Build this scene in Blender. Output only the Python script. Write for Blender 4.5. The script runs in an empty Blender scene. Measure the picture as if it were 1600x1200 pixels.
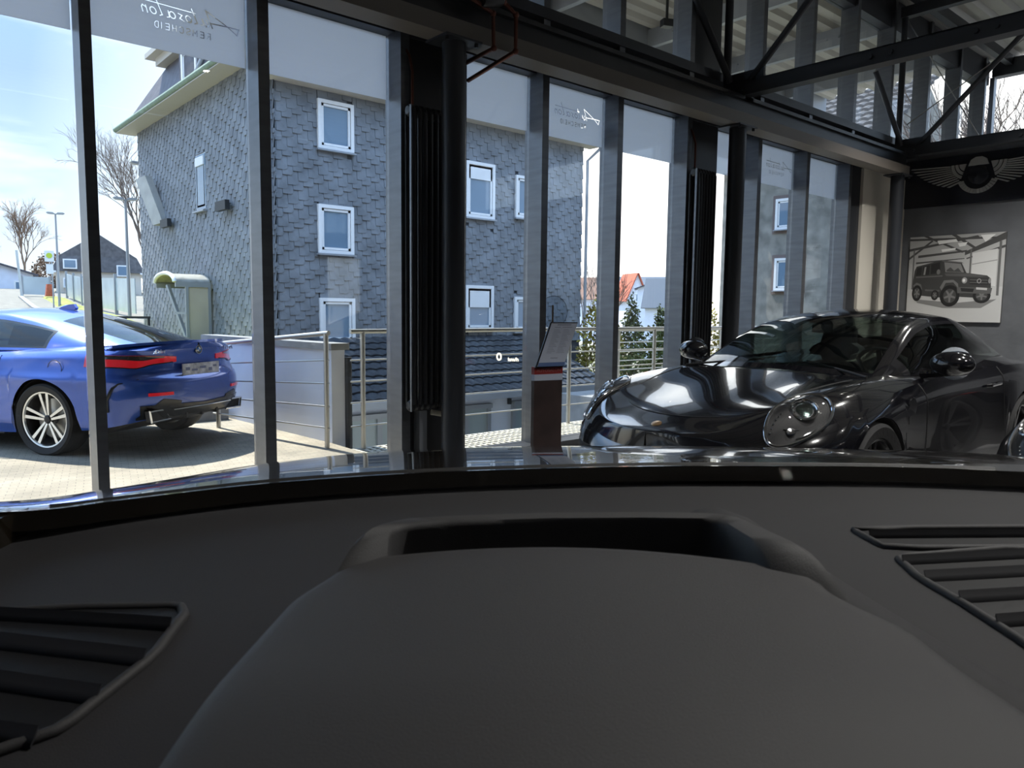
import bpy, math, random
import numpy as np
from mathutils import Vector, Matrix
random.seed(7)
rng = np.random.default_rng(7)
SC = bpy.context.scene
COL = SC.collection
PI = math.pi
EYE = 1.25          # eye height above the showroom floor
GND = -0.15         # yard outside
rad = math.radians

# ------------------------------------------------------------------ materials
def _nodes(name):
    m = bpy.data.materials.new(name); m.use_nodes = True
    nt = m.node_tree; nt.nodes.clear()
    out = nt.nodes.new('ShaderNodeOutputMaterial')
    return m, nt, out

def pm(name, col, rough=0.5, metal=0.0, var=None, bump=None, coat=0.0, spec=None, emit=None, emit_s=1.0, alpha_noise=None):
    """Principled material; var=(scale, amount[, stretch]) mottles the colour, bump=(scale, strength)."""
    m, nt, out = _nodes(name)
    b = nt.nodes.new('ShaderNodeBsdfPrincipled')
    nt.links.new(b.outputs[0], out.inputs[0])
    b.inputs['Base Color'].default_value = (*col, 1)
    b.inputs['Roughness'].default_value = rough
    b.inputs['Metallic'].default_value = metal
    if spec is not None: b.inputs['Specular IOR Level'].default_value = spec
    if coat:
        b.inputs['Coat Weight'].default_value = coat
        b.inputs['Coat Roughness'].default_value = 0.02
    if emit:
        b.inputs['Emission Color'].default_value = (*emit, 1)
        b.inputs['Emission Strength'].default_value = emit_s
    tc = None
    if var or bump:
        tc = nt.nodes.new('ShaderNodeTexCoord')
    if var:
        mp = nt.nodes.new('ShaderNodeMapping')
        st = var[2] if len(var) > 2 else (1, 1, 1)
        mp.inputs['Scale'].default_value = st
        nt.links.new(tc.outputs['Object'], mp.inputs[0])
        n = nt.nodes.new('ShaderNodeTexNoise')
        n.inputs['Scale'].default_value = var[0]; n.inputs['Detail'].default_value = 6
        nt.links.new(mp.outputs[0], n.inputs['Vector'])
        r = nt.nodes.new('ShaderNodeValToRGB')
        a = var[1]
        r.color_ramp.elements[0].position = 0.3; r.color_ramp.elements[1].position = 0.7
        r.color_ramp.elements[0].color = (*[c * (1 - a) for c in col], 1)
        r.color_ramp.elements[1].color = (*[min(1, c * (1 + a)) for c in col], 1)
        nt.links.new(n.outputs['Fac'], r.inputs[0]); nt.links.new(r.outputs[0], b.inputs['Base Color'])
    if bump:
        n2 = nt.nodes.new('ShaderNodeTexNoise'); n2.inputs['Scale'].default_value = bump[0]; n2.inputs['Detail'].default_value = 4
        nt.links.new(tc.outputs['Object'], n2.inputs['Vector'])
        bp = nt.nodes.new('ShaderNodeBump'); bp.inputs['Strength'].default_value = bump[1]; bp.inputs['Distance'].default_value = 0.02
        nt.links.new(n2.outputs['Fac'], bp.inputs['Height']); nt.links.new(bp.outputs[0], b.inputs['Normal'])
    return m

def glass(name, tint=(1, 1, 1), ior=1.5, gl=1.0, rough=0.0):
    """Clear pane: see-through with a Fresnel reflection."""
    m, nt, out = _nodes(name)
    t = nt.nodes.new('ShaderNodeBsdfTransparent'); t.inputs[0].default_value = (*tint, 1)
    g = nt.nodes.new('ShaderNodeBsdfGlossy'); g.inputs['Color'].default_value = (gl, gl, gl, 1); g.inputs['Roughness'].default_value = rough
    lw = nt.nodes.new('ShaderNodeLayerWeight'); lw.inputs['Blend'].default_value = 0.5
    pw = nt.nodes.new('ShaderNodeMath'); pw.operation = 'POWER'; pw.inputs[1].default_value = 5
    f0 = ((ior-1)/(ior+1))**2
    f = nt.nodes.new('ShaderNodeMath'); f.operation = 'MULTIPLY_ADD'; f.inputs[1].default_value = 1-f0; f.inputs[2].default_value = f0
    nt.links.new(lw.outputs['Facing'], pw.inputs[0]); nt.links.new(pw.outputs[0], f.inputs[0])
    mx = nt.nodes.new('ShaderNodeMixShader')
    nt.links.new(f.outputs[0], mx.inputs[0]); nt.links.new(t.outputs[0], mx.inputs[1]); nt.links.new(g.outputs[0], mx.inputs[2])
    nt.links.new(mx.outputs[0], out.inputs[0])
    return m

def film(name, col):
    """White frosted film: lets diffuse light through."""
    m, nt, out = _nodes(name)
    d = nt.nodes.new('ShaderNodeBsdfDiffuse'); d.inputs[0].default_value = (*col, 1)
    t = nt.nodes.new('ShaderNodeBsdfTranslucent'); t.inputs[0].default_value = (*col, 1)
    mx = nt.nodes.new('ShaderNodeMixShader'); mx.inputs[0].default_value = 0.93
    nt.links.new(d.outputs[0], mx.inputs[1]); nt.links.new(t.outputs[0], mx.inputs[2])
    nt.links.new(mx.outputs[0], out.inputs[0])
    return m

def emis(name, col, s=1.0):
    m, nt, out = _nodes(name)
    e = nt.nodes.new('ShaderNodeEmission'); e.inputs[0].default_value = (*col, 1); e.inputs[1].default_value = s
    nt.links.new(e.outputs[0], out.inputs[0])
    return m

MT = {}
def mats():
    M = MT
    M['steel_dark'] = pm('anthracite paint', (.035, .038, .045), .42, .3)
    M['alu'] = pm('anodised aluminium', (.15, .157, .17), .36, .75, var=(3, .12, (1, 1, 8)))
    M['black'] = pm('black metal', (.008, .009, .012), .4)
    M['beam'] = pm('taupe steel paint', (.16, .14, .12), .55)
    M['deck'] = pm('trapezoid deck', (.42, .40, .36), .55, .1, var=(1.3, .1))
    M['chrome'] = pm('chrome', (.75, .76, .78), .12, 1.0)
    M['stainless'] = pm('stainless steel', (.47, .46, .43), .35, .65)
    M['copper'] = pm('copper pipe', (.12, .035, .02), .4, .6)
    M['white_plastic'] = pm('cream plastic', (.55, .52, .42), .4)
    M['wall_grey'] = pm('brushed grey plaster', (.105, .11, .12), .75, var=(2.2, .25), bump=(18, .12))
    M['cream'] = pm('cream panel', (.62, .58, .5), .6)
    M['floor'] = pm('grey tile', (.2, .2, .2), .25, var=(3, .15))
    M['glass'] = glass('window glass', (.97, .985, .98))
    M['carglass'] = glass('car glass', (.36, .42, .40))
    M['darkglass'] = glass('tinted car glass', (.16, .2, .22))
    M['windscreen'] = glass('windscreen glass', (.985, .99, .99), 1.2)
    M['lens'] = glass('lamp lens', (.9, .9, .9), 1.45)
    M['film'] = film('frosted film', (.74, .77, .82))
    M['lettergrey'] = pm('grey lettering', (.13, .14, .16), .5)
    M['letterwhite'] = pm('pale lettering', (.72, .76, .82), .5)
    M['slate'] = pm('slate shingles', (.165, .18, .2), .5, var=(2.5, .28))
    M['slate_base'] = pm('slate shadow gap', (.05, .055, .065), .8)
    M['slate_roof'] = pm('dark roof slate', (.075, .07, .085), .55, var=(6, .4), bump=(14, .4))
    M['white'] = pm('white paint', (.78, .79, .8), .5)
    M['render_white'] = pm('white render', (.66, .7, .8), .85, var=(3, .05))
    M['pane'] = pm('house window pane', (.16, .24, .33), .05, 0, spec=.8)  # opaque; the blue of the reflected sky is put into the colour
    M['green_gutter'] = pm('patinated gutter', (.17, .24, .18), .6, var=(10, .2))
    M['soffit'] = pm('pale timber soffit', (.5, .47, .42), .6)
    M['grey_metal'] = pm('grey painted metal', (.32, .34, .37), .4, .3)
    M['lamp_black'] = pm('black wall lamp', (.02, .022, .025), .5)
    M['tile'] = pm('black roof tile', (.035, .037, .042), .28, var=(8, .2))
    M['concrete'] = pm('concrete render', (.24, .23, .205), .9, var=(2.2, .35), bump=(30, .25))
    M['stone'] = pm('grey stone', (.23, .24, .25), .8, var=(6, .15))
    M['grass'] = pm('grass', (.23, .25, .05), .9, var=(5, .45), bump=(40, .6))
    M['leaf'] = pm('green leaves', (.10, .12, .035), .7, var=(2, .5), spec=.05)
    M['leaf_yellow'] = pm('yellow green leaves', (.30, .25, .06), .7, var=(2, .4), spec=.05)
    M['conifer'] = pm('conifer needles', (.09, .105, .05), .8, var=(2, .4), spec=.05)
    M['bark'] = pm('grey bark', (.16, .125, .105), .9, var=(9, .3))
    M['twig_red'] = pm('reddish twigs', (.20, .13, .085), .9, var=(3, .3))
    M['barrier'] = pm('pale barrier panel', (.5, .54, .55), .3, var=(.8, .15))
    M['redtile'] = pm('red clay tile', (.42, .10, .05), .7, var=(12, .25))
    M['red'] = pm('red paint', (.5, .02, .02), .35)
    M['rubber'] = pm('tyre rubber', (.018, .018, .019), .75, bump=(60, .2))
    M['paint_black'] = pm('black car paint', (.004, .004, .006), .14, 0, coat=1.0, spec=.6)
    M['paint_blue'] = pm('blue metallic car paint', (.014, .075, .42), .25, .35, coat=1.0, var=(900, .1))
    M['paint_brown'] = pm('bronze metallic car paint', (.05, .037, .02), .18, .6, coat=1.0)
    M['trim_black'] = pm('gloss black trim', (.006, .006, .008), .2)
    M['plastic_black'] = pm('matt black plastic', (.012, .012, .013), .6)
    M['interior'] = pm('dark cabin trim', (.02, .02, .022), .7)
    M['seat'] = pm('black leather', (.028, .028, .032), .5)
    M['lamp_red'] = pm('red lamp lens', (.5, .006, .012), .12, coat=1.0, emit=(.6, .01, .02), emit_s=.12)
    M['lamp_smoke'] = pm('smoked lamp lens', (.02, .018, .02), .1, coat=1.0)
    M['rim_dark'] = pm('dark wheel metal', (.02, .02, .022), .35, .5)
    M['rim_bright'] = pm('polished wheel face', (.72, .71, .68), .25, .85)
    M['gold'] = pm('gold wheel paint', (.45, .32, .12), .3, .8)
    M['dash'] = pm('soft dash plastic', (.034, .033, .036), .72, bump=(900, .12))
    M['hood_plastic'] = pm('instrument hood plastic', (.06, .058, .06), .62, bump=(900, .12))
    M['dash_dark'] = pm('dark dash recess', (.004, .004, .006), .6)
    M['paper'] = pm('price sheet paper', (.62, .68, .82), .5)  # blue tint stands for the sky reflected in the sheet
    M['ink'] = pm('pale print', (.36, .40, .52), .6)
    M['rust'] = pm('brown stand panel', (.055, .036, .033), .45, var=(5, .35), bump=(12, .1))
    M['signred'] = pm('sign red', (.33, .03, .03), .5)
    M['sign_black'] = pm('black sign board', (.006, .007, .012), .25)
    M['silver'] = pm('silver emblem', (.42, .42, .4), .38, .35)
    M['hud'] = emis('display light', (1.0, .93, .72), 1.1)
    M['sun_glow'] = emis('amber telltale', (1.0, .55, .3), .35)
    M['plate'] = pm('blurred plate', (.55, .56, .62), .5, var=(14, .5))
    M['badge_blue'] = pm('badge blue', (.02, .15, .5), .3)
    M['badge_white'] = pm('badge white', (.8, .8, .8), .3)
    M['yellow'] = pm('stop sign yellow green', (.5, .62, .06), .5)
    M['disc'] = glass('clear disc', (.82, .84, .86), 1.3)

# ------------------------------------------------------------------ mesh builder
def V(*a): return np.array(a, float)
def unit(v):
    v = np.asarray(v, float); n = np.linalg.norm(v)
    return v / n if n > 1e-12 else v

class MB:
    def __init__(s): s.v = []; s.f = []; s.m = []; s.cur = 0
    def add(s, vs, fs):
        b = len(s.v); s.v.extend([tuple(map(float, p)) for p in vs])
        for f in fs: s.f.append(tuple(b + i for i in f)); s.m.append(s.cur)
        return s
    def box(s, x0, x1, y0, y1, z0, z1):
        return s.add([(x0,y0,z0),(x1,y0,z0),(x1,y1,z0),(x0,y1,z0),(x0,y0,z1),(x1,y0,z1),(x1,y1,z1),(x0,y1,z1)],
              [(3,2,1,0),(4,5,6,7),(0,1,5,4),(1,2,6,5),(2,3,7,6),(3,0,4,7)])
    def obox(s, c, a, b, d):
        c, a, b, d = map(np.asarray, (c, a, b, d))
        P = [c + i*a + j*b + k*d for k in (-1,1) for (i,j) in ((-1,-1),(1,-1),(1,1),(-1,1))]
        return s.add(P, [(3,2,1,0),(4,5,6,7),(0,1,5,4),(1,2,6,5),(2,3,7,6),(3,0,4,7)])
    def bar(s, p, q, w, h, up=(0,0,1)):
        p, q = V(*p), V(*q); d = unit(q - p); sd = unit(np.cross(d, V(*up)))
        if np.linalg.norm(sd) < .5: sd = unit(np.cross(d, V(1,0,0)))
        u = np.cross(sd, d)
        return s.obox((p+q)/2, (q-p)/2, sd*w/2, u*h/2)
    def tube(s, pts, r, n=8, closed=False, caps=True):
        P = [V(*p) for p in pts]; N = len(P)
        rs = r if hasattr(r, '__len__') else [r]*N
        T = []
        for i in range(N):
            a = P[(i-1) % N] if (closed or i > 0) else P[i]
            b = P[(i+1) % N] if (closed or i < N-1) else P[i]
            T.append(unit(b - a))
        ref = V(0,0,1) if abs(T[0][2]) < .9 else V(1,0,0)
        u = unit(np.cross(T[0], ref)); vs = []
        for i in range(N):
            u = unit(u - T[i]*np.dot(u, T[i])); w = np.cross(T[i], u)
            for k in range(n):
                a = 2*PI*k/n; vs.append(P[i] + (u*math.cos(a) + w*math.sin(a))*rs[i])
        fs = []
        for i in range(N if closed else N-1):
            j = (i+1) % N
            for k in range(n):
                l = (k+1) % n; fs.append((i*n+k, i*n+l, j*n+l, j*n+k))
        if caps and not closed:
            fs.append(tuple(range(n))[::-1]); fs.append(tuple((N-1)*n + k for k in range(n)))
        return s.add(vs, fs)
    def cyl(s, p, q, r0, r1=None, n=24):
        return s.tube([p, q], [r0, r0 if r1 is None else r1], n)
    def lathe(s, prof, c=(0,0,0), ax=(0,0,1), n=32, closed=False):
        """prof = [(radius, height)], revolved about ax through c"""
        c, ax = V(*c), unit(V(*ax)); ref = V(0,0,1) if abs(ax[2]) < .9 else V(1,0,0)
        u = unit(np.cross(ref, ax)); w = np.cross(ax, u); vs = []; m = len(prof)
        for k in range(n):
            a = 2*PI*k/n; d = u*math.cos(a) + w*math.sin(a)
            for r, h in prof: vs.append(c + d*r + ax*h)
        fs = []
        for k in range(n):
            l = (k+1) % n
            for i in range(m if closed else m-1):
                j = (i+1) % m; fs.append((k*m+i, l*m+i, l*m+j, k*m+j))
        return s.add(vs, fs)
    def prism(s, poly, o, u, v, d):
        """polygon (a,b) -> o + a*u + b*v, thickened by vector d"""
        o, u, v, d = map(lambda q: np.asarray(q, float), (o, u, v, d)); n = len(poly)
        A = [o + a*u + b*v for a, b in poly]; B = [p + d for p in A]
        fs = [tuple(range(n))[::-1], tuple(range(n, 2*n))] + [(i, (i+1) % n, n+(i+1) % n, n+i) for i in range(n)]
        return s.add(A + B, fs)
    def grid(s, P, cu=False, cv=False, flip=False):
        P = np.asarray(P, float); a, b = P.shape[:2]; fs = []
        for i in range(a if cu else a-1):
            for j in range(b if cv else b-1):
                q = (i*b+j, ((i+1) % a)*b+j, ((i+1) % a)*b+(j+1) % b, i*b+(j+1) % b)
                fs.append(q[::-1] if flip else q)
        return s.add(P.reshape(-1, 3), fs)
    def sheet(s, P, d, flip=False):
        """closed slab: grid P and its copy offset by vector (or per-point array) d"""
        P = np.asarray(P, float); Q = P + np.asarray(d, float); a, b = P.shape[:2]
        n = a*b; fs = []
        for i in range(a-1):
            for j in range(b-1):
                q = (i*b+j, (i+1)*b+j, (i+1)*b+j+1, i*b+j+1); fs.append(q); fs.append(tuple(n+k for k in q[::-1]))
        ring = [j for j in range(b)] + [i*b+b-1 for i in range(1, a)] + [(a-1)*b+j for j in range(b-2, -1, -1)] + [i*b for i in range(a-2, 0, -1)]
        for k in range(len(ring)):
            p, q = ring[k], ring[(k+1) % len(ring)]; fs.append((p, q, n+q, n+p))
        return s.add(np.concatenate([P.reshape(-1,3), Q.reshape(-1,3)]), fs)
    def ball(s, c, r, nu=16, nv=10, M=None):
        c = V(*c); r = V(*r) if hasattr(r, '__len__') else V(r, r, r); P = []
        for i in range(nv+1):
            t = PI*i/nv; P.append([])
            for j in range(nu):
                a = 2*PI*j/nu; q = V(math.sin(t)*math.cos(a), math.sin(t)*math.sin(a), math.cos(t))*r
                P[-1].append(c + (M @ q if M is not None else q))
        return s.grid(P, cv=True)
    def build(s, name, mat, parent=None, smooth=30, world=False, origin=True):
        me = bpy.data.meshes.new(name)
        v = np.array(s.v, float).reshape(-1, 3)
        o = bpy.data.objects.new(name, me); COL.objects.link(o)
        if parent is not None:
            if world:
                top = parent
                while top.parent: top = top.parent
                c, sn = math.cos(-top.rotation_euler[2]), math.sin(-top.rotation_euler[2])
                w = v - np.array(top.location); v = np.stack([w[:,0]*c - w[:,1]*sn, w[:,0]*sn + w[:,1]*c, w[:,2]], 1)
            o.parent = parent
        elif origin and len(v):
            mn, mx = v.min(0), v.max(0); b = np.array([(mn[0]+mx[0])/2, (mn[1]+mx[1])/2, mn[2]]); v = v - b; o.location = b
        me.from_pydata(v.tolist(), [], s.f)
        ml = mat if isinstance(mat, (list, tuple)) else [mat]
        for m in ml: me.materials.append(MT[m] if isinstance(m, str) else m)
        if len(ml) > 1:
            for i, p in enumerate(me.polygons): p.material_index = s.m[i]
        me.validate(); me.update()
        import bmesh
        bm = bmesh.new(); bm.from_mesh(me); bmesh.ops.recalc_face_normals(bm, faces=bm.faces); bm.to_mesh(me); bm.free()
        if smooth:
            me.shade_smooth(); me.set_sharp_from_angle(angle=rad(smooth))
        return o

def thing(name, label, cat, loc=(0,0,0), rz=0.0, group=None):
    o = bpy.data.objects.new(name, None); COL.objects.link(o)
    o.location = loc; o.rotation_euler = (0, 0, rz); o.empty_display_size = .1
    return tag(o, label, cat, group)
def tag(o, label, cat, group=None, kind=None):
    o['label'] = label; o['category'] = cat
    if group: o['group'] = group
    if kind: o['kind'] = kind
    return o
def struct(o):
    o['kind'] = 'structure'; return o
def dup(o, loc=None, rz=None, label=None):
    kids = {}
    for k in list(bpy.data.objects):
        if k.parent: kids.setdefault(k.parent.name, []).append(k)
    def cp(x, par):
        c = x.copy(); COL.objects.link(c); c.parent = par
        for ch in kids.get(x.name, []): cp(ch, c)
        return c
    r = cp(o, None)
    if loc is not None: r.location = loc
    if rz is not None: r.rotation_euler = (0, 0, rz)
    if label: r['label'] = label
    return r

def text_mesh(txt, size, depth=.002, align='CENTER', shear=0.0):
    cu = bpy.data.curves.new('t', 'FONT'); cu.body = txt; cu.size = size; cu.extrude = depth/2; cu.align_x = align; cu.align_y = 'CENTER'; cu.shear = shear; cu.resolution_u = 3
    ob = bpy.data.objects.new('t', cu); COL.objects.link(ob)
    dg = bpy.context.evaluated_depsgraph_get(); me = bpy.data.meshes.new_from_object(ob.evaluated_get(dg))
    v = np.array([tuple(q.co) for q in me.vertices]); f = [tuple(p.vertices) for p in me.polygons]
    bpy.data.objects.remove(ob); bpy.data.curves.remove(cu); bpy.data.meshes.remove(me)
    return v, f
def add_text(mb, txt, size, o, u, v, depth=.002, align='CENTER', shear=0.0):
    """text laid out in the plane (u = reading direction, v = up) at o"""
    tv, tf = text_mesh(txt, size, depth, align, shear)
    o, u, v = V(*o), unit(V(*u)), unit(V(*v)); n = np.cross(u, v)
    mb.add(o + tv[:, :1]*u + tv[:, 1:2]*v + tv[:, 2:3]*n, tf)

def pchip(xs, ys):
    x, y = np.array(xs, float), np.array(ys, float); h = np.diff(x); d = np.diff(y)/h; m = np.zeros_like(y)
    m[0], m[-1] = d[0], d[-1]
    for i in range(1, len(x)-1):
        if d[i-1]*d[i] > 0:
            w1, w2 = 2*h[i]+h[i-1], h[i]+2*h[i-1]; m[i] = (w1+w2)/(w1/d[i-1]+w2/d[i])
    def f(t):
        t = np.clip(np.asarray(t, float), x[0], x[-1]); i = np.clip(np.searchsorted(x, t)-1, 0, len(x)-2)
        s = (t-x[i])/h[i]; s2, s3 = s*s, s*s*s
        return (2*s3-3*s2+1)*y[i] + (s3-2*s2+s)*h[i]*m[i] + (-2*s3+3*s2)*y[i+1] + (s3-s2)*h[i]*m[i+1]
    return f
def sstep(a, b, x):
    t = np.clip((x-a)/(b-a), 0, 1); return t*t*(3-2*t)
mats()

def smooth1(f, x0, x1, sg=.12):
    """gaussian-smoothed copy of a profile function, ends kept"""
    n = 600; x = np.linspace(x0, x1, n); y = f(x); k = int(3*sg/(x[1]-x[0])); w = np.exp(-.5*(np.arange(-k, k+1)*(x[1]-x[0])/sg)**2); w /= w.sum()
    p = np.concatenate([2*y[0]-y[k:0:-1], y, 2*y[-1]-y[-2:-k-2:-1]]); ys = np.convolve(p, w, 'valid')
    return lambda t: np.interp(t, x, ys)
# ================================================================== THE SHOWROOM
GL = 5.0                      # plane of the window wall
XR = 12.0                     # partition with the pictures
XE = 15.2                     # end wall of the hall
def R(z): return z + EYE      # height above eye -> height above floor

b = MB(); b.box(-6, XE, -9, 4.82, -.2, 0); struct(b.build('floor', 'floor', smooth=None))

# trapezoid roof deck running out over the glass as a canopy (ribs along x)
prof = []; y = -9.0
while y < 8.0:
    for dy, z in ((0, 0), (.11, 0), (.15, .07), (.26, .07)): prof.append((y+dy, z))
    y += .30
prof = [(min(p, 8.0), z) for p, z in prof]
XC = 15.5                     # right end of the canopy outside
b = MB()
for x1, sel in ((XE+.3, lambda q: q <= 5.1), (XC, lambda q: q >= 4.95)):
    P = np.array([[(x, yy, 5.72+z) for yy, z in prof if sel(yy)] for x in (-6, x1)]); b.sheet(P, (0, 0, .05))
struct(b.build('ceiling', 'deck', smooth=None))
b = MB(); b.box(-6, XE+.3, -9.2, 5.1, 5.86, 6.0); b.box(-6, XC, 5.1, 8.1, 5.86, 6.0); struct(b.build('trim_2', 'steel_dark', smooth=None))   # roof build-up above the deck

# walls
b = MB(); b.box(XR, XR+.2, -9, 4.86, 0, R(2.37)); struct(b.build('wall_right', 'wall_grey', smooth=None))
b = MB(); b.box(-6.2, -6, -9, 4.82, 0, 5.7); struct(b.build('wall_left', 'wall_grey', smooth=None))
DX0, DX1, DZ = 9.62, 10.8, 2.75       # glazed door in the back wall
b = MB(); b.box(-6.2, DX0, -9.2, -9, 0, 5.7); b.box(DX1, XE, -9.2, -9, 0, 5.7); b.box(DX0, DX1, -9.2, -9, DZ, 5.7)
struct(b.build('wall_back', 'wall_grey', smooth=None))
b = MB(); b.box(DX0, DX0+.07, -9.15, -9.05, 0, DZ); b.box(DX1-.07, DX1, -9.15, -9.05, 0, DZ); b.box(DX0, DX1, -9.15, -9.05, DZ-.07, DZ); b.box(DX0, DX1, -9.15, -9.05, 0, .1)
dr = struct(b.build('door_1', 'steel_dark', smooth=None, origin=False))
b = MB(); b.box(DX0+.07, DX1-.07, -9.11, -9.09, .1, DZ-.07); b.build('pane', 'glass', dr, smooth=None)
b = MB(); b.tube([(DX0+.13, -9.03, .9), (DX0+.13, -8.97, .92), (DX0+.13, -8.97, 1.28), (DX0+.13, -9.03, 1.3)], .012); b.build('door_handle', 'chrome', dr)

# end wall with a high row of windows
b = MB(); b.box(XE, XE+.2, -9, 4.82, 0, R(2.9)); b.box(XE, XE+.2, -9, 4.82, R(4.18), 5.7)
struct(b.build('wall_end', 'wall_grey', smooth=None))
ys = [4.82, 4.2, 2.9, 1.6, .3, -1.0, -2.3, -3.6, -9]
wn = 0
def new_window():
    global wn
    wn += 1; return 'window_%d' % wn
tn = 2
def new_trim():
    global tn
    tn += 1; return 'trim_%d' % tn
for i in range(len(ys)-1):
    b = MB(); b.box(XE+.08, XE+.1, ys[i+1]+.03, ys[i]-.03, R(2.95), R(4.13)); struct(b.build(new_window(), 'glass', smooth=None))
    b = MB(); b.box(XE+.03, XE+.16, ys[i]-.035, ys[i]+.035, R(2.9), R(4.18)); struct(b.build(new_trim(), 'grey_metal', smooth=None))

# window wall: mullions, transom, sill, panes
MX = [-5.2, -4.15, -3.1, -2.05, -1.02, -.03, .976, 1.985, 3.053, 4.470, 5.435, 6.51, 7.85, 8.96, 10.1, 11.2, 12.5, 13.75, 14.9]
MW = .075
for i, x in enumerate(MX):
    w = .06 if x < 1.5 else MW
    b = MB(); z0 = 0 if x < 11 else R(2.5)
    b.box(x, x+w, 4.82, 4.985, z0, 5.7)
    b.box(x+w*.2, x+w*.8, 4.985, 5.06, z0, 5.7)        # outer cover cap
    struct(b.build(new_trim(), 'alu', smooth=None))
b = MB(); b.box(-6, XE, 4.90, 5.05, R(2.03), R(2.52)); b.box(-6, XE, 4.8, 4.9, R(2.46), R(2.55)); struct(b.build(new_trim(), 'steel_dark', smooth=None))
b = MB(); b.box(-6, XE, 4.86, 5.05, R(4.05), 5.7); struct(b.build(new_trim(), 'steel_dark', smooth=None))
b = MB(); b.box(-6, XR, 4.82, 5.07, -.2, .07); struct(b.build('baseboard_front', 'steel_dark', smooth=None))
# dark infill panels behind the radiators, cream panel in the corner
SOL = [(3.128, 3.74), (6.585, 7.2)]
for a, c in SOL:
    b = MB(); b.box(a, c, 4.93, 5.03, .07, R(2.03)); b.box(a, c, 4.93, 5.03, R(2.52), R(4.05)); struct(b.build(new_trim(), 'black', smooth=None))
b = MB(); b.box(10.175, 10.6, 4.9, 5.05, .07, R(2.03)); struct(b.build(new_trim(), 'steel_dark', smooth=None))
b = MB(); b.box(10.6, 12.25, 4.86, 5.05, .07, R(2.03)); struct(b.build('wall_corner', 'cream', smooth=None))

# frosted band with the cut-out lettering
SCRIPT = []
def _el(cx, cy, a, c, n=12): return [(cx + a*math.cos(2*PI*k/n) + .25*c*math.sin(2*PI*k/n), cy + c*math.sin(2*PI*k/n)) for k in range(n+1)]
SCRIPT += [[(.13,-.09),(0,.28),(.7,.29),(.13,-.09)], [(.7,.29),(2.0,.92),(1.63,0)], [(.7,.29),(1.72,.24)],
           [(1.95,.36),(1.83,.06),(1.98,0),(2.22,.36),(2.13,.05),(2.28,.02)],
           [(2.82,.8),(2.5,.06),(2.64,.0)], [(2.62,.6),(5.55,.66)], _el(3.0,.18,.16,.18),
           [(3.58,.36),(3.38,.3),(3.5,.1),(3.28,.0)], _el(3.92,.18,.16,.18)+[], [(4.16,.36),(4.08,.03),(4.2,.0)],
           [(4.86,.98),(4.48,.06),(4.6,.0)], _el(4.98,.18,.16,.18), [(5.28,0),(5.38,.36),(5.36,.26),(5.55,.36),(5.6,.25),(5.53,0)]]
def band(x0, x1, text_at=None, unit_=.105):
    b = MB(); b.box(x0, x1, 5.017, 5.02, R(1.57), R(2.03))
    if text_at is None: return b
    X, Z = text_at
    o = b.build('t', 'film', smooth=None, origin=False)
    c = MB()
    def at(p): return (X - p[0]*unit_, 5.0185, Z + p[1]*unit_)
    for s in SCRIPT:
        for p, q in zip(s[:-1], s[1:]):
            p2, q2 = V(*at(p)), V(*at(q)); d = unit(q2-p2)*.004
            if (p2-d)[0] < x0+.01 or (q2+d)[0] < x0+.01: continue
            c.bar(p2-d, q2+d, .012, .0065, up=(d[2], 0, -d[0]))
    GL_ = {'R': [[(0,0),(0,1),(.5,1),(.62,.75),(.5,.5),(0,.5)],[(.3,.5),(.62,0)]], 'E': [[(.6,0),(0,0),(0,1),(.6,1)],[(0,.5),(.5,.5)]], 'M': [[(0,0),(0,1),(.35,.4),(.7,1),(.7,0)]],
           'S': [[(.6,.88),(.45,1),(.15,1),(0,.85),(.05,.6),(.55,.4),(.6,.15),(.45,0),(.15,0),(0,.12)]], 'C': [[(.6,.85),(.45,1),(.15,1),(0,.8),(0,.2),(.15,0),(.45,0),(.6,.15)]],
           'H': [[(0,0),(0,1)],[(.6,0),(.6,1)],[(0,.5),(.6,.5)]], 'I': [[(.1,0),(.1,1)]], 'D': [[(.05,.1),(.05,1),(.4,1),(.62,.75),(.62,.25),(.4,0),(.12,0)]]}
    pos = 0; hh = .036
    for ch in 'REMSCHEID':
        for st_ in GL_[ch]:
            for p, q in zip(st_[:-1], st_[1:]):
                p2 = V(X-1.75*unit_-(pos+p[0])*hh, 5.0185, Z-.72*unit_+p[1]*hh); q2 = V(X-1.75*unit_-(pos+q[0])*hh, 5.0185, Z-.72*unit_+q[1]*hh); d = unit(q2-p2)*.0018
                c.bar(p2-d, q2+d, .012, .0042, up=(d[2], 0, -d[0]))
        pos += .55 if ch == 'I' else 1.15
    k = c.build('t2', 'film', smooth=None, origin=False)
    md = o.modifiers.new('b', 'BOOLEAN'); md.object = k; md.operation = 'DIFFERENCE'; md.solver = 'EXACT'; md.use_self = True
    dg = bpy.context.evaluated_depsgraph_get(); me = bpy.data.meshes.new_from_object(o.evaluated_get(dg))
    b2 = MB(); b2.add([tuple(v.co) for v in me.vertices], [tuple(p.vertices) for p in me.polygons])
    bpy.data.objects.remove(o); bpy.data.objects.remove(k)
    return b2
LET = {.976: (1.943, R(1.775)), 4.470: (5.39, R(1.785)), 7.85: (8.94, R(1.785)), -2.05: (-1.1, R(1.775))}
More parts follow.
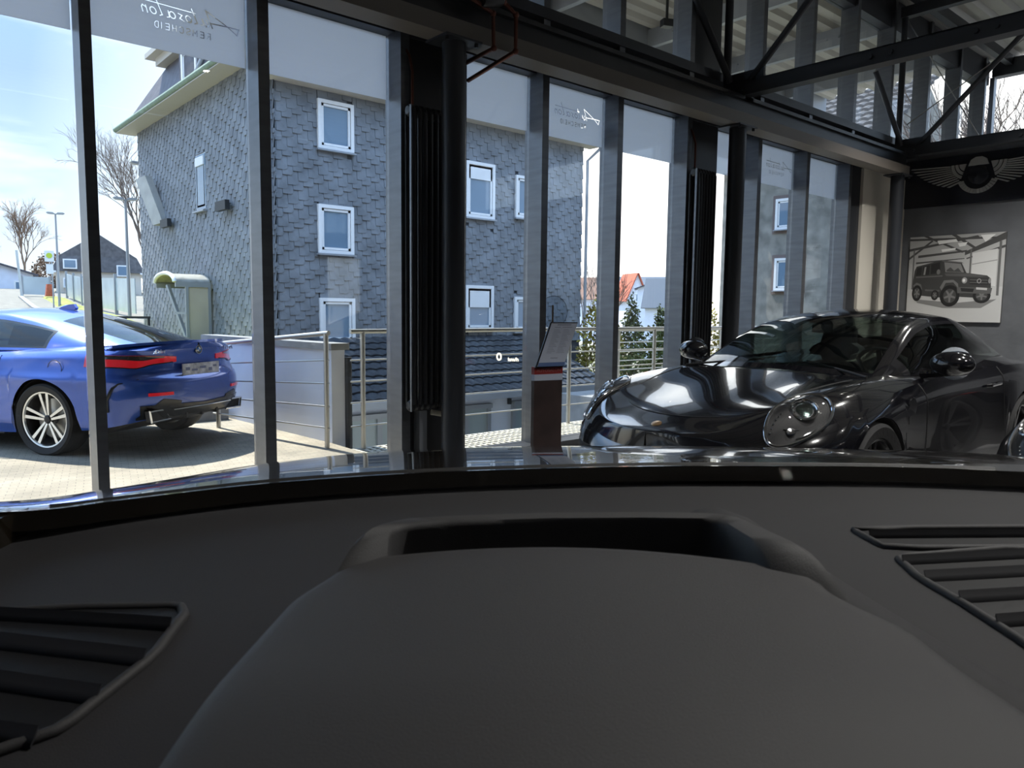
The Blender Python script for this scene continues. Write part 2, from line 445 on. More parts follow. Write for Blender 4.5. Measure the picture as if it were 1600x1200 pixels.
for i in range(len(MX)-1):
    x0, x1 = MX[i]+(.06 if MX[i] < 1.5 else MW), MX[i+1]
    u0 = x0
    for a, c in SOL:
        if abs(a-x0) < .03: u0 = c
    # upper light
    b = MB(); b.box(u0+.002, x1-.002, 4.99, 5.012, R(2.52), R(4.05)); struct(b.build(new_window(), 'glass', smooth=None))
    if x0 > 10: continue
    b = MB(); b.box(u0+.002, x1-.002, 4.99, 5.012, .07, R(2.03)); w = struct(b.build(new_window(), 'glass', smooth=None, origin=False))
    fb = band(u0+.004, x1-.004, LET.get(MX[i])).build('privacy_band', 'film', w, smooth=None)

# taupe edge beam on round columns
be = thing('steel_beam', 'long taupe steel beam running along the top of the lower glazing', 'beam', (3, 4.55, R(1.94)))
b = MB(); b.box(-6, 11.08, 4.45, 4.65, R(1.94), R(2.06)); b.build('lower_flange', 'beam', be, smooth=None, world=True)
b = MB(); b.box(-6, 11.08, 4.5, 4.62, R(2.06), R(2.2)); b.box(-6, 11.08, 4.46, 4.66, R(2.2), R(2.235)); b.build('upper_web', 'black', be, smooth=None, world=True)
for nm, x, lab in (('a', 3.335, 'round black steel column beside the tall radiator, in the middle of the photo'), ('b', 7.0, 'round black steel column behind the black sports car bonnet, right of the second radiator'), ('c', 10.95, 'round black steel column in the corner next to the grey picture wall')):
    c = thing('steel_column', lab, 'column', (x, 4.55, 0), 0, 'round columns carrying the beam')
    b = MB(); b.cyl((0,0,.02), (0,0,R(1.925)), .088, n=40); b.build('shaft', 'steel_dark', c)
    b = MB(); b.box(-.16, .16, -.13, .13, R(1.925), R(1.94)); b.build('cap_plate', 'steel_dark', c, smooth=None)
    b = MB(); b.box(-.15, .15, -.15, .15, 0, .02); b.build('base_plate', 'steel_dark', c, smooth=None)
    for sx in (-.13, .13):
        b = MB(); b.cyl((sx, -.1, R(1.9)), (sx, -.1, R(1.925)), .016, n=6); b.build('bolt', 'steel_dark', c)

# tall tube radiators
for x0, lab in ((3.07, 'tall black column radiator with cream valve, left of the middle column'), (6.53, 'tall black column radiator behind the sports car, left of its column')):
    r = thing('column_radiator', lab, 'radiator', (x0+.17, 4.75, R(-.76)), 0, 'tall black radiators on the glass wall')
    for k in range(7):
        b = MB(); x = -.15 + k*.05
        for yy in (-.045, .045): b.cyl((x, yy, .05), (x, yy, 2.2), .017, n=10)
        b.lathe([(0, -.03), (.03, -.028), (.045, -.01), (.045, .01), (.03, .028), (0, .03)], (x, 0, .04), (1, 0, 0), 12)
        b.lathe([(0, -.03), (.03, -.028), (.045, -.01), (.045, .01), (.03, .028), (0, .03)], (x, 0, 2.21), (1, 0, 0), 12)
        b.build('radiator_tube', 'black', r)
    b = MB(); b.box(-.178, -.172, -.052, -.03, 0, 2.24); b.build('side_rail', 'alu', r, smooth=None)
    for zz in (.3, 2.0):
        b = MB(); b.box(-.1, -.06, .03, .17, zz, zz+.04); b.build('wall_bracket', 'black', r, smooth=None)
    v = MB(); v.cyl((.02, -.02, -.02), (.16, -.06, -.05), .022, n=12); v.lathe([(0,0),(.034,.004),(.04,.03),(.038,.07),(.03,.085),(0,.088)], (.1,-.09,-.05), (.8,-.5,-.2), 16)
    vo = v.build('thermostat_valve', 'white_plastic', r)
    b = MB(); b.tube([(-.12, .02, 2.2), (-.12, .02, 2.5), (-.12, .06, 2.62), (-.16, .1, 2.7), (-.16, .1, 2.72)], .011); b.build('feed_pipe', 'copper', r)
    b = MB(); b.box(-.02, .05, .08, .16, -.74+.25, -.02); b.build('pipe_cover', 'grey_metal', r, smooth=None)

# copper pipes over the beam
def pipe(pts, r, name, lab):
    b = MB(); b.tube(pts, r, 10)
    for p in pts[1:-1]: b.ball(p, r*1.45, 10, 6)
    return tag(b.build(name, 'copper'), lab, 'pipe', 'copper pipes crossing the beam')
pipe([(3.18,4.36,R(2.24)), (3.30,4.36,R(2.2)), (3.55,4.37,R(2.14)), (3.56,4.37,R(1.9)), (3.56,4.9,R(1.86))], .017, 'copper_pipe', 'copper pipe dropping over the beam, nearest the middle column')
pipe([(3.60,4.36,R(2.38)), (3.64,4.36,R(2.24)), (3.76,4.36,R(2.18)), (3.76,4.36,R(1.92)), (3.745,4.92,R(1.83))], .017, 'copper_pipe', 'copper pipe dropping over the beam, right of the other copper pipe')
b = MB(); b.lathe([(0,0),(.05,.0),(.06,.02),(.06,.16),(.05,.18),(0,.18)], (3.42,4.34,R(2.2)), (1,0,.25), 16); b.lathe([(0,0),(.03,0),(.03,.1),(0,.1)], (3.51,4.34,R(2.24)), (0,0,1), 12)
tag(b.build('circulation_pump', 'black'), 'black pump body above the copper pipes at the top edge', 'pump')

# roof trusses across the hall
def truss(x, lab):
    t = thing('roof_truss', lab, 'truss', (x, 4.6, R(2.25)), 0, 'dark steel roof trusses')
    def part(n, b, sm=30): return b.build(n, 'steel_dark', t, smooth=sm, world=True)
    b = MB()
    for s in (-1, 1): b.box(x+s*.05-.012, x+s*.05+.012, -8.9, 4.74, R(2.25), R(2.39))
    b.box(x-.07, x+.07, -8.9, 4.74, R(2.245), R(2.262)); b.box(x-.062, x+.062, -8.9, 4.74, R(2.378), R(2.39))
    part('lower_chord', b, None)
    b = MB(); b.box(x-.06, x+.06, -8.9, 4.78, R(4.18), R(4.32)); part('upper_chord', b, None)
    y0 = 4.5; k = 0; step = 1.82
    while y0 > -7:
        b = MB(); a, c = (R(2.36), R(4.2)) if k % 2 == 0 else (R(4.2), R(2.36))
        b.cyl((x, y0, a), (x, y0-step, c), .034, n=14); part('diagonal_tube', b)
        y0 -= step; k += 1
    b = MB(); b.cyl((x, 4.74, R(2.3)), (x, 4.74, R(4.2)), .042, n=16); part('end_post', b)
    b = MB(); b.cyl((x-.02, 4.68, R(2.42)), (x-.62, 4.84, R(3.35)), .036, n=14); part('wall_brace', b)
    b = MB(); b.box(x-.01, x+.01, 4.3, 4.76, R(2.3), R(2.5)); part('gusset_plate', b, None)
    for yy in (4.62, 4.5, 3.2, 3.02, 1.0, .82, 2.35, 2.2):
        b = MB(); b.cyl((x-.062, yy, R(2.315)), (x-.09, yy, R(2.315)), .022, n=6); part('bolt', b)
    b = MB(); b.box(x-.08, x+.08, 4.46, 4.64, R(2.2), R(2.25)); part('bearing_plate', b, None)
truss(7.05, 'dark steel truss crossing the hall above the black sports car bonnet')
truss(11.35, 'dark steel truss above the grey picture wall')
t = MB(); t.cyl((11.5, 4.8, R(4.25)), (11.5, 3.75, R(2.42)), .008, n=6)
tag(t.build('tension_rod', 'stainless'), 'thin steel rod slanting across the high windows above the grey wall', 'rod')
t = MB(); t.cyl((11.56, 4.72, R(2.75)), (11.56, 3.3, R(3.6)), .008, n=6)
tag(t.build('tension_rod', 'stainless'), 'thin steel rod rising beside the truss strut above the grey wall', 'rod')
for yy, lab in ((4.55, 'roof purlin nearest the window wall'), (2.6, 'second roof purlin from the window wall'), (.4, 'third roof purlin from the window wall'), (-2.2, 'fourth roof purlin from the window wall')):
    b = MB(); b.box(-6, XE, yy-.05, yy+.05, R(4.32), 5.72); tag(b.build('roof_purlin', 'steel_dark', smooth=None), 'dark steel ' + lab, 'purlin', 'purlins under the roof deck')
# canopy outside: rafters and fascia
for k, x in enumerate((-5.0, -2.9, -.8, 1.3, 3.4, 5.5, 7.6, 9.7, 11.8, 13.9)):
    b = MB(); b.box(x-.045, x+.045, 5.1, 7.98, R(4.2), 5.72)
    for q in (5.9, 6.1, 7.5, 7.7): b.cyl((x-.045, q, R(4.33)), (x-.065, q, R(4.33)), .018, n=6)
    tag(b.build('canopy_rafter', 'grey_metal', smooth=None), 'grey steel rafter under the outside canopy', 'rafter', 'rafters under the outside canopy')
b = MB(); b.box(-6, XC, 7.98, 8.06, R(4.02), 5.86); struct(b.build(new_trim(), 'grey_metal', smooth=None))
b = MB(); b.obox((8.75, 6.9, R(4.05)), (.07,-.03,0), (.02,.05,0), (0,0,.05)); b.cyl((8.75,6.9,R(4.1)), (8.75,6.9,R(4.5)), .02); tag(b.build('floodlight', 'black', smooth=None), 'small black floodlight hanging under the outside canopy', 'lamp')

# partition: edge beam, sign board with winged emblem, picture, sensor
b = MB(); b.box(XR-.06, XR+.26, -9, 4.82, R(2.37), R(2.52)); tag(b.build('edge_beam', 'steel_dark', smooth=None), 'dark steel beam lying along the top of the grey wall', 'beam')
sb = thing('sign_board', 'long black sign board with silver winged emblem on the grey wall', 'sign', (XR, 3.2, R(1.6)))
b = MB(); b.box(XR-.03, XR, 1.2, 4.9, R(1.6), R(2.29)); b.build('board', 'sign_black', sb, smooth=None, world=True)
ey, ez = 3.88, R(2.0)
def epoly(b, pts, d=.02, lift=0): b.prism(pts, (XR-.031-lift, ey, ez), (0,-1,0), (0,0,1), (-d,0,0))
b = MB()
for s in (-1, 1):
    for k in range(10):     # feathers
        a0 = k/10; L = .60*(1-a0)**.8 + .13; z0 = .16 - .18*a0; r0 = .20
        ang = -.03 - .55*a0
        c, sn = math.cos(ang), math.sin(ang)
        p0 = (s*(.36-.17*a0**1.5), .14-.25*a0)
        L = L-.19*(1-a0); tip = (p0[0]+s*L*c, p0[1]+L*sn*.62 + .035*(1-a0)); h = .0085
        epoly(b, [(p0[0], p0[1]-h), (tip[0]-s*.03, tip[1]-h), tip, (tip[0]-s*.02, tip[1]+h), (p0[0], p0[1]+h)][::s])
    for r0_, r1_ in ((0.0,.085),(.098,.135),(.148,.185)):      # inner coverts: fan-shaped bands with dark gaps between
        A0 = [(s*(.155+r0_*1.05*math.cos(t)), .155-r0_*1.15*math.sin(t)) for t in np.linspace(0, 1.25, 8)]
        A1 = [(s*(.155+r1_*1.05*math.cos(t)), .155-r1_*1.15*math.sin(t)) for t in np.linspace(1.25, 0, 8)]
        poly = (A0 if r0_ else [(s*.155,.155)]) + A1
        epoly(b, poly[::s], .02)
epoly(b, [(-.13,.12),(.13,.12),(.10,.2),(.04,.235),(-.04,.235),(-.10,.2)])
for k in range(14):        # laurel ring below
    a0, a1 = PI*(1.10+.8*k/14), PI*(1.10+.8*(k+.85)/14)
    epoly(b, [(.19*math.cos(a0), .19*math.sin(a0)-.02), (.26*math.cos(a0), .25*math.sin(a0)-.02), (.26*math.cos(a1), .25*math.sin(a1)-.02), (.19*math.cos(a1), .19*math.sin(a1)-.02)])
b.build('winged_emblem', 'silver', sb, smooth=None, world=True)
b = MB(); b.lathe([(0,.04),(.08,.035),(.125,.02),(.14,0)], (XR-.031, ey, ez-.01), (-1,0,0), 32); b.build('emblem_disc', 'sign_black', sb, world=True)

pc = thing('wall_picture', 'square black and white canvas of a boxy off-road car on the grey wall', 'picture', (XR, 4.1, R(-.08)))
PY0, PY1, PZ0, PZ1 = 4.73, 3.475, R(-.08), R(1.17)
b = MB(); b.box(XR-.04, XR-.002, PY1, PY0, PZ0, PZ1); b.build('canvas', pm('canvas edge', (.1,.1,.1), .7), pc, smooth=None, world=True)
greys = {}
def gm(g):
    g = min(.8, g*1.35)
    if g not in greys: greys[g] = pm('print grey %d' % round(g*1000), (g, g, g*.98), .6)
    return greys[g]
lay = [0]
pics = MB(); pml = []
def pp(g, pts):
    m = gm(g)
    if m not in pml: pml.append(m)
    pics.cur = pml.index(m); lay[0] += 1
    x = XR - .0405 - lay[0]*.00006
    n = len(pts); pics.add([(x, PY0 + (PY1-PY0)*u, PZ1 + (PZ0-PZ1)*v) for u, v in pts], [tuple(range(n))])
pp(.34, [(0,0),(1,0),(1,1),(0,1)])
pp(.40, [(0,.62),(1,.60),(1,1),(0,1)])
pp(.30, [(0,0),(1,0),(.62,.2),(.62,.26),(.06,.34),(0,.3)])
for q in ([(0,.02),(1,.05),(1,.07),(0,.045)], [(0,.14),(.72,.02),(.74,.04),(0,.17)], [(.1,.22),(.62,.18),(.62,.2),(.1,.25)], [(.2,0),(.6,.2),(.57,.21),(.15,0)], [(.5,0),(.72,.16),(.69,.17),(.45,0)], [(1,.0),(.6,.2),(.6,.24),(1,.08)], [(1,.14),(.62,.27),(.62,.285),(1,.17)], [(.0,.24),(.24,.05),(.26,.06),(.0,.27)], [(.08,.3),(.6,.27),(.6,.28),(.08,.32)]): pp(.05, q)
for q in ([(.3,.06),(.5,.05),(.52,.08),(.32,.1)], [(.52,.1),(.62,.09),(.6,.13),(.54,.14)], [(.75,.02),(.9,.02),(.8,.1)], [(.35,.16),(.5,.15),(.5,.17),(.36,.19)]): pp(.6, q)
for q in ([(.655,.17),(.672,.17),(.672,.6),(.655,.6)], [(.94,.1),(.965,.1),(.965,.7),(.94,.7)], [(.045,.15),(.06,.15),(.06,.62),(.045,.62)]): pp(.1, q)
pp(.48, [(.68,.22),(.93,.18),(.93,.6),(.68,.55)])
pp(.22, [(.68,.34),(.93,.3),(.93,.31),(.68,.35)])
pp(.16, [(.1,.74),(.55,.78),(.95,.74),(.8,.84),(.4,.84),(.12,.78)])
body = [(.055,.56),(.07,.40),(.09,.35),(.36,.285),(.57,.315),(.63,.44),(.84,.475),(.88,.51),(.89,.67),(.85,.73),(.55,.71),(.5,.7),(.38,.72),(.2,.7),(.12,.69),(.06,.66)]
pp(.035, body)
pp(.085, [(.36,.285),(.57,.315),(.60,.33),(.37,.30)]); pp(.07, [(.40,.44),(.63,.445),(.84,.48),(.78,.49),(.42,.47)])
for q in ([(.10,.37),(.15,.355),(.15,.455),(.085,.46)], [(.165,.352),(.235,.335),(.235,.45),(.16,.455)], [(.25,.33),(.345,.305),(.355,.43),(.25,.445)]): pp(.012, q)
pp(.2, [(.18,.36),(.2,.355),(.19,.45),(.17,.45)])
pp(.16, [(.39,.31),(.565,.335),(.605,.435),(.41,.425)]); pp(.05, [(.42,.40),(.46,.37),(.5,.41),(.54,.38),(.58,.43),(.42,.42)])
pp(.09, [(.09,.47),(.38,.46),(.38,.475),(.09,.485)]); pp(.08, [(.2,.62),(.36,.63),(.36,.65),(.2,.64)])
pp(.1, [(.065,.57),(.1,.54),(.15,.56),(.17,.63),(.14,.6),(.1,.58),(.075,.62)]); pp(.12, [(.36,.6),(.4,.52),(.5,.515),(.55,.56),(.56,.62),(.5,.545),(.42,.55),(.38,.64)])
def circ(u, v, a, c, n=20): return [(u + a*math.cos(2*PI*k/n), v + c*math.sin(2*PI*k/n)) for k in range(n)]
for (u, v, a, c) in ((.11,.665,.055,.095), (.47,.70,.105,.125), (.31,.69,.04,.06), (.80,.70,.09,.085)):
    pp(.008, circ(u, v, a, c)); pp(.045, circ(u, v, a*.66, c*.66))
    for k in range(5):
        t0 = 2*PI*k/5+.3; pp(.13, [(u+a*.12*math.cos(t0-1.5), v+c*.12*math.sin(t0-1.5)), (u+a*.6*math.cos(t0-.14), v+c*.6*math.sin(t0-.14)), (u+a*.6*math.cos(t0+.14), v+c*.6*math.sin(t0+.14)), (u+a*.12*math.cos(t0+1.5), v+c*.12*math.sin(t0+1.5))])
pp(.02, [(.66,.5),(.86,.51),(.86,.58),(.67,.57)]); pp(.11, [(.67,.515),(.85,.525),(.85,.532),(.67,.522)]); pp(.11, [(.67,.545),(.85,.555),(.85,.562),(.67,.552)])
pp(.25, circ(.615,.525,.028,.035)); pp(.7, circ(.61,.525,.014,.018)); pp(.2, circ(.87,.535,.014,.03)); pp(.3, circ(.765,.535,.022,.026)); pp(.03, circ(.765,.535,.015,.018))
pp(.08, [(.54,.6),(.9,.615),(.89,.68),(.55,.67)]); pp(.015, [(.58,.61),(.72,.62),(.71,.66),(.59,.65)]); pp(.4, [(.74,.605),(.85,.615),(.85,.64),(.74,.63)]); pp(.12, circ(.335,.42,.02,.03))
pics.build('printed_image', pml, pc, smooth=None, world=True)
b = MB(); b.box(XR-.04, XR, 4.9, 4.96, R(2.06), R(2.15)); b.box(XR-.05, XR-.04, 4.91, 4.95, R(2.08), R(2.13)); tag(b.build('motion_sensor', 'white_plastic', smooth=None), 'small cream motion sensor box in the corner below the beam', 'sensor')

# price stand in front of the glass
st = thing('price_stand', 'slim brown display stand with a tilted price sheet tinted with sky reflection, left of the sports car', 'display stand', (4.19, 4.42, 0), rad(-8))
b = MB(); b.box(-.14, .14, -.02, .02, .02, R(-.56)); b.build('panel', 'rust', st, smooth=None)
b = MB(); b.box(-.18, .18, -.13, .13, 0, .02); b.build('foot', 'steel_dark', st, smooth=None)
b = MB(); b.box(-.141, .141, -.023, .02, R(-.555), R(-.505)); b.build('white_strip', 'paper', st, smooth=None)
b = MB(); b.box(-.141, .141, -.023, .02, R(-.505), R(-.445)); rl = b.build('red_header', 'signred', st, smooth=None)
b = MB(); add_text(b, 'AUTOSALON', .04, (0, -.025, R(-.475)), (1,0,0), (0,0,1), .002); b.build('header_lettering', pm('dull rose', (.42,.16,.15), .5), rl, smooth=None)
o_, u_, v_ = V(-.13, -.05, R(-.44)), V(1,0,0), unit(V(.42, .12, .85))
Lh = .40
b = MB(); b.prism([(-.01,-.01),(.27,-.01),(.27,Lh),(-.01,Lh)], o_+V(0,.012,0), u_, v_, (0,.01,.0)); b.build('backing_plate', 'steel_dark', st, smooth=None)
b = MB(); b.prism([(0,0),(.26,0),(.26,Lh-.01),(0,Lh-.01)], o_, u_, v_, (0,.006,.0)); sh = b.build('price_sheet', 'paper', st, smooth=None)
b = MB()
nn = unit(np.cross(u_, v_)); nn = nn if nn[1] < 0 else -nn
def ln(a0, a1, q, w=.006): b.prism([(a0,q),(a1,q),(a1,q+w),(a0,q+w)], o_+nn*.001, u_, v_, nn*.001)
ln(.06,.2,.37,.012); ln(.04,.1,.35); ln(.12,.22,.35)
for k in range(16): ln(.04, .04+.05+.03*((k*7)%3)/2, .33-.014*k, .004); ln(.14, .14+.05+.03*((k*5)%4)/3, .33-.014*k, .004)
ln(.1,.17,.07,.008); b.build('print_lines', 'ink', sh, smooth=None)
b = MB(); b.prism([(0,0),(.26,0),(.26,.035),(0,.035)], o_+nn*.002, u_, v_, nn*.004); b.build('clip_strip', pm('blue clip', (.12,.2,.42), .4), st, smooth=None)
ds = thing('disc_thermometer', 'round clear disc with a brown stem on the glass above the price sheet', 'disc', (4.78, 4.968, R(-.16)))
b = MB(); b.lathe([(0,-.003),(.142,-.003),(.142,.003),(0,.003)], (0,0,.16), (.25,1,0), 40); b.build('disc', 'disc', ds)
b = MB(); b.tube([(.145*math.cos(a)*.97, -.145*math.cos(a)*.25, .16+.145*math.sin(a)) for a in np.linspace(0, 2*PI, 40, endpoint=False)], .0025, 6, closed=True); b.build('rim', 'steel_dark', ds)
b = MB(); b.cyl((-.03,-.02,.0), (-.03,-.02,.22), .008, n=8); b.build('stem', 'twig_red', ds)

# ceiling spotlights of the showroom (out of the frame); the last two are added to brighten the picture wall 
for k, (x, yy) in enumerate(((3.2,.2),(5.6,.2),(8.2,.4),(4.2,-2.2),(7.4,-2.2),(10.2,-1.5),(9.6,1.6),(9.7,2.7))):
    s = thing('ceiling_spotlight', 'round black ceiling spotlight hanging under the roof deck', 'lamp', (x, yy, 4.9), 0, 'ceiling spotlights')
    b = MB(); b.lathe([(.045,0),(.06,.0),(.06,.16),(.03,.18),(0,.18)], n=20); b.cyl((0,0,.18), (0,0,.78), .008, n=6); b.build('housing', 'black', s)
    b = MB(); b.lathe([(0,0),(.045,.0),(.045,.01),(0,.01)], (0,0,.004), n=16); b.build('lamp_glass', emis('spot lamp glass', (1,.93,.82), 25), s)
# ================================================================== OUTSIDE
HX, HY = 6.0, 14.0           # corner of the slate house
# yard, road rising to the left behind, lower ground on the right
yr = pchip([5, 10, 14, 26, 38, 55, 85], [0, 0.02, .28, 1.02, 1.40, 2.35, 3.2])
b = MB()
xs = [-60, -20, -8, -3, 0, 2, 3.62]; yy = [5.07, 6.72, 8, 10, 12, 14]
b.sheet(np.array([[(x, y, GND + float(yr(y)) - .25*sstep(-5, -30, x)) for y in yy] for x in xs]), (0, 0, -.3))
def ground_mat():
    m, nt, out = _nodes('yard paving')
    p = nt.nodes.new('ShaderNodeBsdfPrincipled'); nt.links.new(p.outputs[0], out.inputs[0]); p.inputs['Roughness'].default_value = .85
    tc = nt.nodes.new('ShaderNodeTexCoord'); mp = nt.nodes.new('ShaderNodeMapping'); mp.inputs['Rotation'].default_value = (0, 0, rad(12))
    nt.links.new(tc.outputs['Object'], mp.inputs[0])
    br = nt.nodes.new('ShaderNodeTexBrick'); br.inputs['Scale'].default_value = 4.5; br.inputs['Mortar Size'].default_value = .012
    br.inputs['Color1'].default_value = (.37,.33,.265,1); br.inputs['Color2'].default_value = (.31,.28,.225,1); br.inputs['Mortar'].default_value = (.20,.18,.15,1)
    nt.links.new(mp.outputs[0], br.inputs['Vector'])
    n = nt.nodes.new('ShaderNodeTexNoise'); n.inputs['Scale'].default_value = 1.6; n.inputs['Detail'].default_value = 8
    nt.links.new(tc.outputs['Object'], n.inputs['Vector'])
    r = nt.nodes.new('ShaderNodeValToRGB'); r.color_ramp.elements[0].color = (.72,.72,.72,1); r.color_ramp.elements[1].color = (1.1,1.1,1.1,1)
    r.color_ramp.elements[0].position = .35; r.color_ramp.elements[1].position = .65
    nt.links.new(n.outputs['Fac'], r.inputs[0])
    mx = nt.nodes.new('ShaderNodeMix'); mx.data_type = 'RGBA'; mx.blend_type = 'MULTIPLY'; mx.inputs[0].default_value = 1
    nt.links.new(br.outputs['Color'], mx.inputs[6]); nt.links.new(r.outputs[0], mx.inputs[7]); nt.links.new(mx.outputs[2], p.inputs['Base Color'])
    return m
MT['yard'] = ground_mat()
struct(b.build('paved_yard', 'yard', smooth=None))
MT['road'] = pm('sunlit road paving', (.17,.16,.135), .9, var=(2,.2))
b = MB(); b.sheet(np.array([[(x, y, GND + float(yr(y)) - .25*sstep(-5, -30, x)) for y in (14, 18, 22, 26, 32, 38, 46, 55, 70, 85)] for x in xs]), (0,0,-.3)); struct(b.build('road', 'road', smooth=None))
b = MB(); b.sheet(np.array([[(x, y, GND + float(yr(y)) - .01) for y in (21.6, 26, 32, 38, 46, 55, 70, 85)] for x in (3.62, 6, 9, 14, 22)]), (0,0,-.3)); struct(b.build('road_side', 'road', smooth=None))
# grating walkway along the glass
b = MB()
for k in range(76):
    x = 3.64 + .08*k; b.box(x, x+.035, 5.09, 6.68, GND-.04, GND)
for k in range(20):
    y = 5.09 + .083*k; b.box(3.64, 9.7, y, y+.03, GND-.04, GND-.004)
MT['grating'] = pm('galvanised grating', (.52,.50,.43), .55, .1)
struct(b.build('grating_walkway', 'grating', smooth=None))
b = MB(); b.box(3.6, 9.8, 5.08, 6.7, GND-.35, GND-.06); b.box(3.6, 9.8, 6.66, 6.74, GND-.3, GND-.01); struct(b.build('walkway_base', 'stone', smooth=None))
LOW = R(-4.2)
b = MB(); b.box(3.7, 70, 5.1, 75, LOW-.3, LOW); MT['lowground'] = pm('rough ground', (.2,.19,.13), .95, var=(1.2,.3)); struct(b.build('lower_ground', 'lowground', smooth=None))
b = MB(); b.box(3.64, HX-.02, 14.2, 21.5, LOW, R(-.72)); tag(b.build('garden_bank', 'grass', smooth=None), 'grassy bank at the foot of the slate house behind the white wall', 'lawn')

# --- slate house -----------------------------------------------------------
house = thing('slate_house', 'tall slate-clad house with white-framed windows just outside the glass', 'house', (HX, HY, LOW))
HX1, HY1 = 14.5, 23.2
ZT = R(4.30); ZL = R(4.86)
def shingles(o, u, n, W, Z0, Z1, holes, cut=None):
    """overlapping slates on the plane o + a*u + z, outward normal n"""
    b = MB(); w, h = .215, .18; u, n = V(*u), V(*n)
    for i in range(-1, int(W/w)+2):
        for j in range(int(-i/2)-3, int((Z1-Z0)/h)+3-int(i/2)):
            a0 = i*w + (j % 2)*w*.5; z0 = Z0 + j*h + i*h*.5
            a1, z1 = a0+w-.003, z0+h*1.62
            A0, A1 = max(a0, 0), min(a1, W); B0, B1 = max(z0, Z0), min(z1, Z1)
            if A1-A0 < .03 or B1-B0 < .03: continue
            if any(A1 > q[0]+.01 and A0 < q[1]-.01 and B1 > q[2]+.01 and B0 < q[3]-.01 for q in holes):
                # trim against the opening where it is simple, otherwise skip
                q = [q for q in holes if A1 > q[0] and A0 < q[1] and B1 > q[2] and B0 < q[3]][0]
                if A0 < q[0]-.03: A1 = q[0]
                elif A1 > q[1]+.03: A0 = q[1]
                elif B0 < q[2]-.03: B1 = q[2]
                elif B1 > q[3]+.03: B0 = q[3]
                else: continue
            k = .05 if (A1-A0) > .15 and (B1-B0) > .15 and A1 == a1 and B0 == z0 else .001
            poly = [(A0,B0),(A1-k,B0),(A1-k*.3,B0+k*.3),(A1,B0+k),(A1,B1),(A0,B1)]
            jit = rng.uniform(-.002,.002)
            out = [.034+jit if z <= B0+k else .006+.028*max(0, 1-(z-z0)/(h*1.62)) for a, z in poly]
            F = [o + u*a + V(0,0,1)*(z) + n*d for (a, z), d in zip(poly, out)]
            Bk = [o + u*a + V(0,0,1)*(z) - n*.004 for a, z in poly]
            b.add(F+Bk, [(0,1,2,3,4,5), (0,6,7,1), (1,7,8,2), (2,8,9,3), (3,9,10,4), (5,11,6,0)])
    return b
def house_window(parent, o, u, n, a0, a1, z0, z1, shutter=0.0, fw=.07, proud=.02):
    """frame > pane, sill; on plane o + a*u"""
    u, n, Z = V(*u), V(*n), V(0,0,1)
    b = MB()
    def bb(p0, p1, q0, q1, d0, d1): b.obox(o + u*(p0+p1)/2 + Z*(q0+q1)/2 + n*(d0+d1)/2, u*(p1-p0)/2, Z*(q1-q0)/2, n*(d1-d0)/2)
    bb(a0, a0+fw, z0, z1, -.05, proud); bb(a1-fw, a1, z0, z1, -.05, proud); bb(a0+fw, a1-fw, z0, z0+fw, -.05, proud); bb(a0+fw, a1-fw, z1-fw, z1, -.05, proud)
    g = fw*1.15
    bb(a0+g, a0+g+.045, z0+g, z1-g, -.03, proud-.02); bb(a1-g-.045, a1-g, z0+g, z1-g, -.03, proud-.02); bb(a0+g, a1-g, z0+g, z0+g+.045, -.03, proud-.02); bb(a0+g, a1-g, z1-g-.045, z1-g, -.03, proud-.02)
    f = b.build('window', 'white', parent, smooth=None, world=True)
    b = MB(); bb(a0+.03, a1-.03, z0+.03, z1-.03, -.045, -.03); b.build('pane', 'pane', f, smooth=None, world=True)
    b = MB(); bb(a0-.03, a1+.03, z0-.035, z0, -.03, .06); b.build('sill', 'grey_metal', f, smooth=None, world=True)
    if shutter:
        b = MB(); bb(a0+fw, a1-fw, z1-fw-(z1-z0)*shutter, z1-fw, -.03, .0); b.build('roller_blind', 'white', f, smooth=None, world=True)
    return f
oR = V(HX, HY, 0); oL = V(HX, HY, 0)
WR = [(.95,1.74,R(3.17),R(4.13),.0), (.93,1.72,R(1.12),R(2.09),0), (.94,1.73,R(-.70),R(.23),0), (4.62,5.47,R(2.16),R(3.44),.25), (4.62,5.46,R(-.46),R(.60),.42), (6.13,6.75,R(2.28),R(3.3),0), (6.13,6.75,R(-.5),R(.36),0)]
WL = [(3.75,4.46,R(2.24),R(3.54),.15)]
holesR = [(a,c,z0-.03,z1) for a,c,z0,z1,_ in WR]; holesL = [(a,c,z0-.03,z1) for a,c,z0,z1,_ in WL] + [(3.5,4.95,R(-1.9),R(.4))]
b = MB(); b.box(HX+.06, HX1, HY+.06, HY1, LOW, ZT+.3); b.box(HX+.06, HX1, HY+.5, HY1, ZT+.3, ZL); b.build('wall', 'slate_base', house, smooth=None, world=True)
b = shingles(V(HX, HY+.06, 0), (1,0,0), (0,-1,0), HX1-HX, R(-.75), ZT, holesR); b.build('front_shingles', 'slate', house, smooth=None, world=True)
b = shingles(V(HX+.06, HY, 0), (0,1,0), (-1,0,0), HY1-HY, R(-1.0), ZL, holesL); b.build('side_shingles', 'slate', house, smooth=None, world=True)
for a, c, z0, z1, sh in WR: house_window(house, V(HX, HY, 0), (1,0,0), (0,-1,0), a, c, z0, z1, sh)
for a, c, z0, z1, sh in WL: house_window(house, V(HX, HY, 0), (0,1,0), (-1,0,0), a, c, z0, z1, sh, .08, -.06)
b = MB(); b.box(HX-.32, HX1+.3, HY-.3, HY+.1, ZT, ZT+.05); b.box(HX-.32, HX1+.3, HY-.3, HY-.26, ZT+.05, ZT+.2); b.build('front_eave', 'soffit', house, smooth=None, world=True)
b = MB(); b.tube([(HX-.4, HY-.36, ZT+.1), (HX1+.35, HY-.36, ZT+.1)], .06, 12); b.build('front_gutter', 'grey_metal', house, world=True)
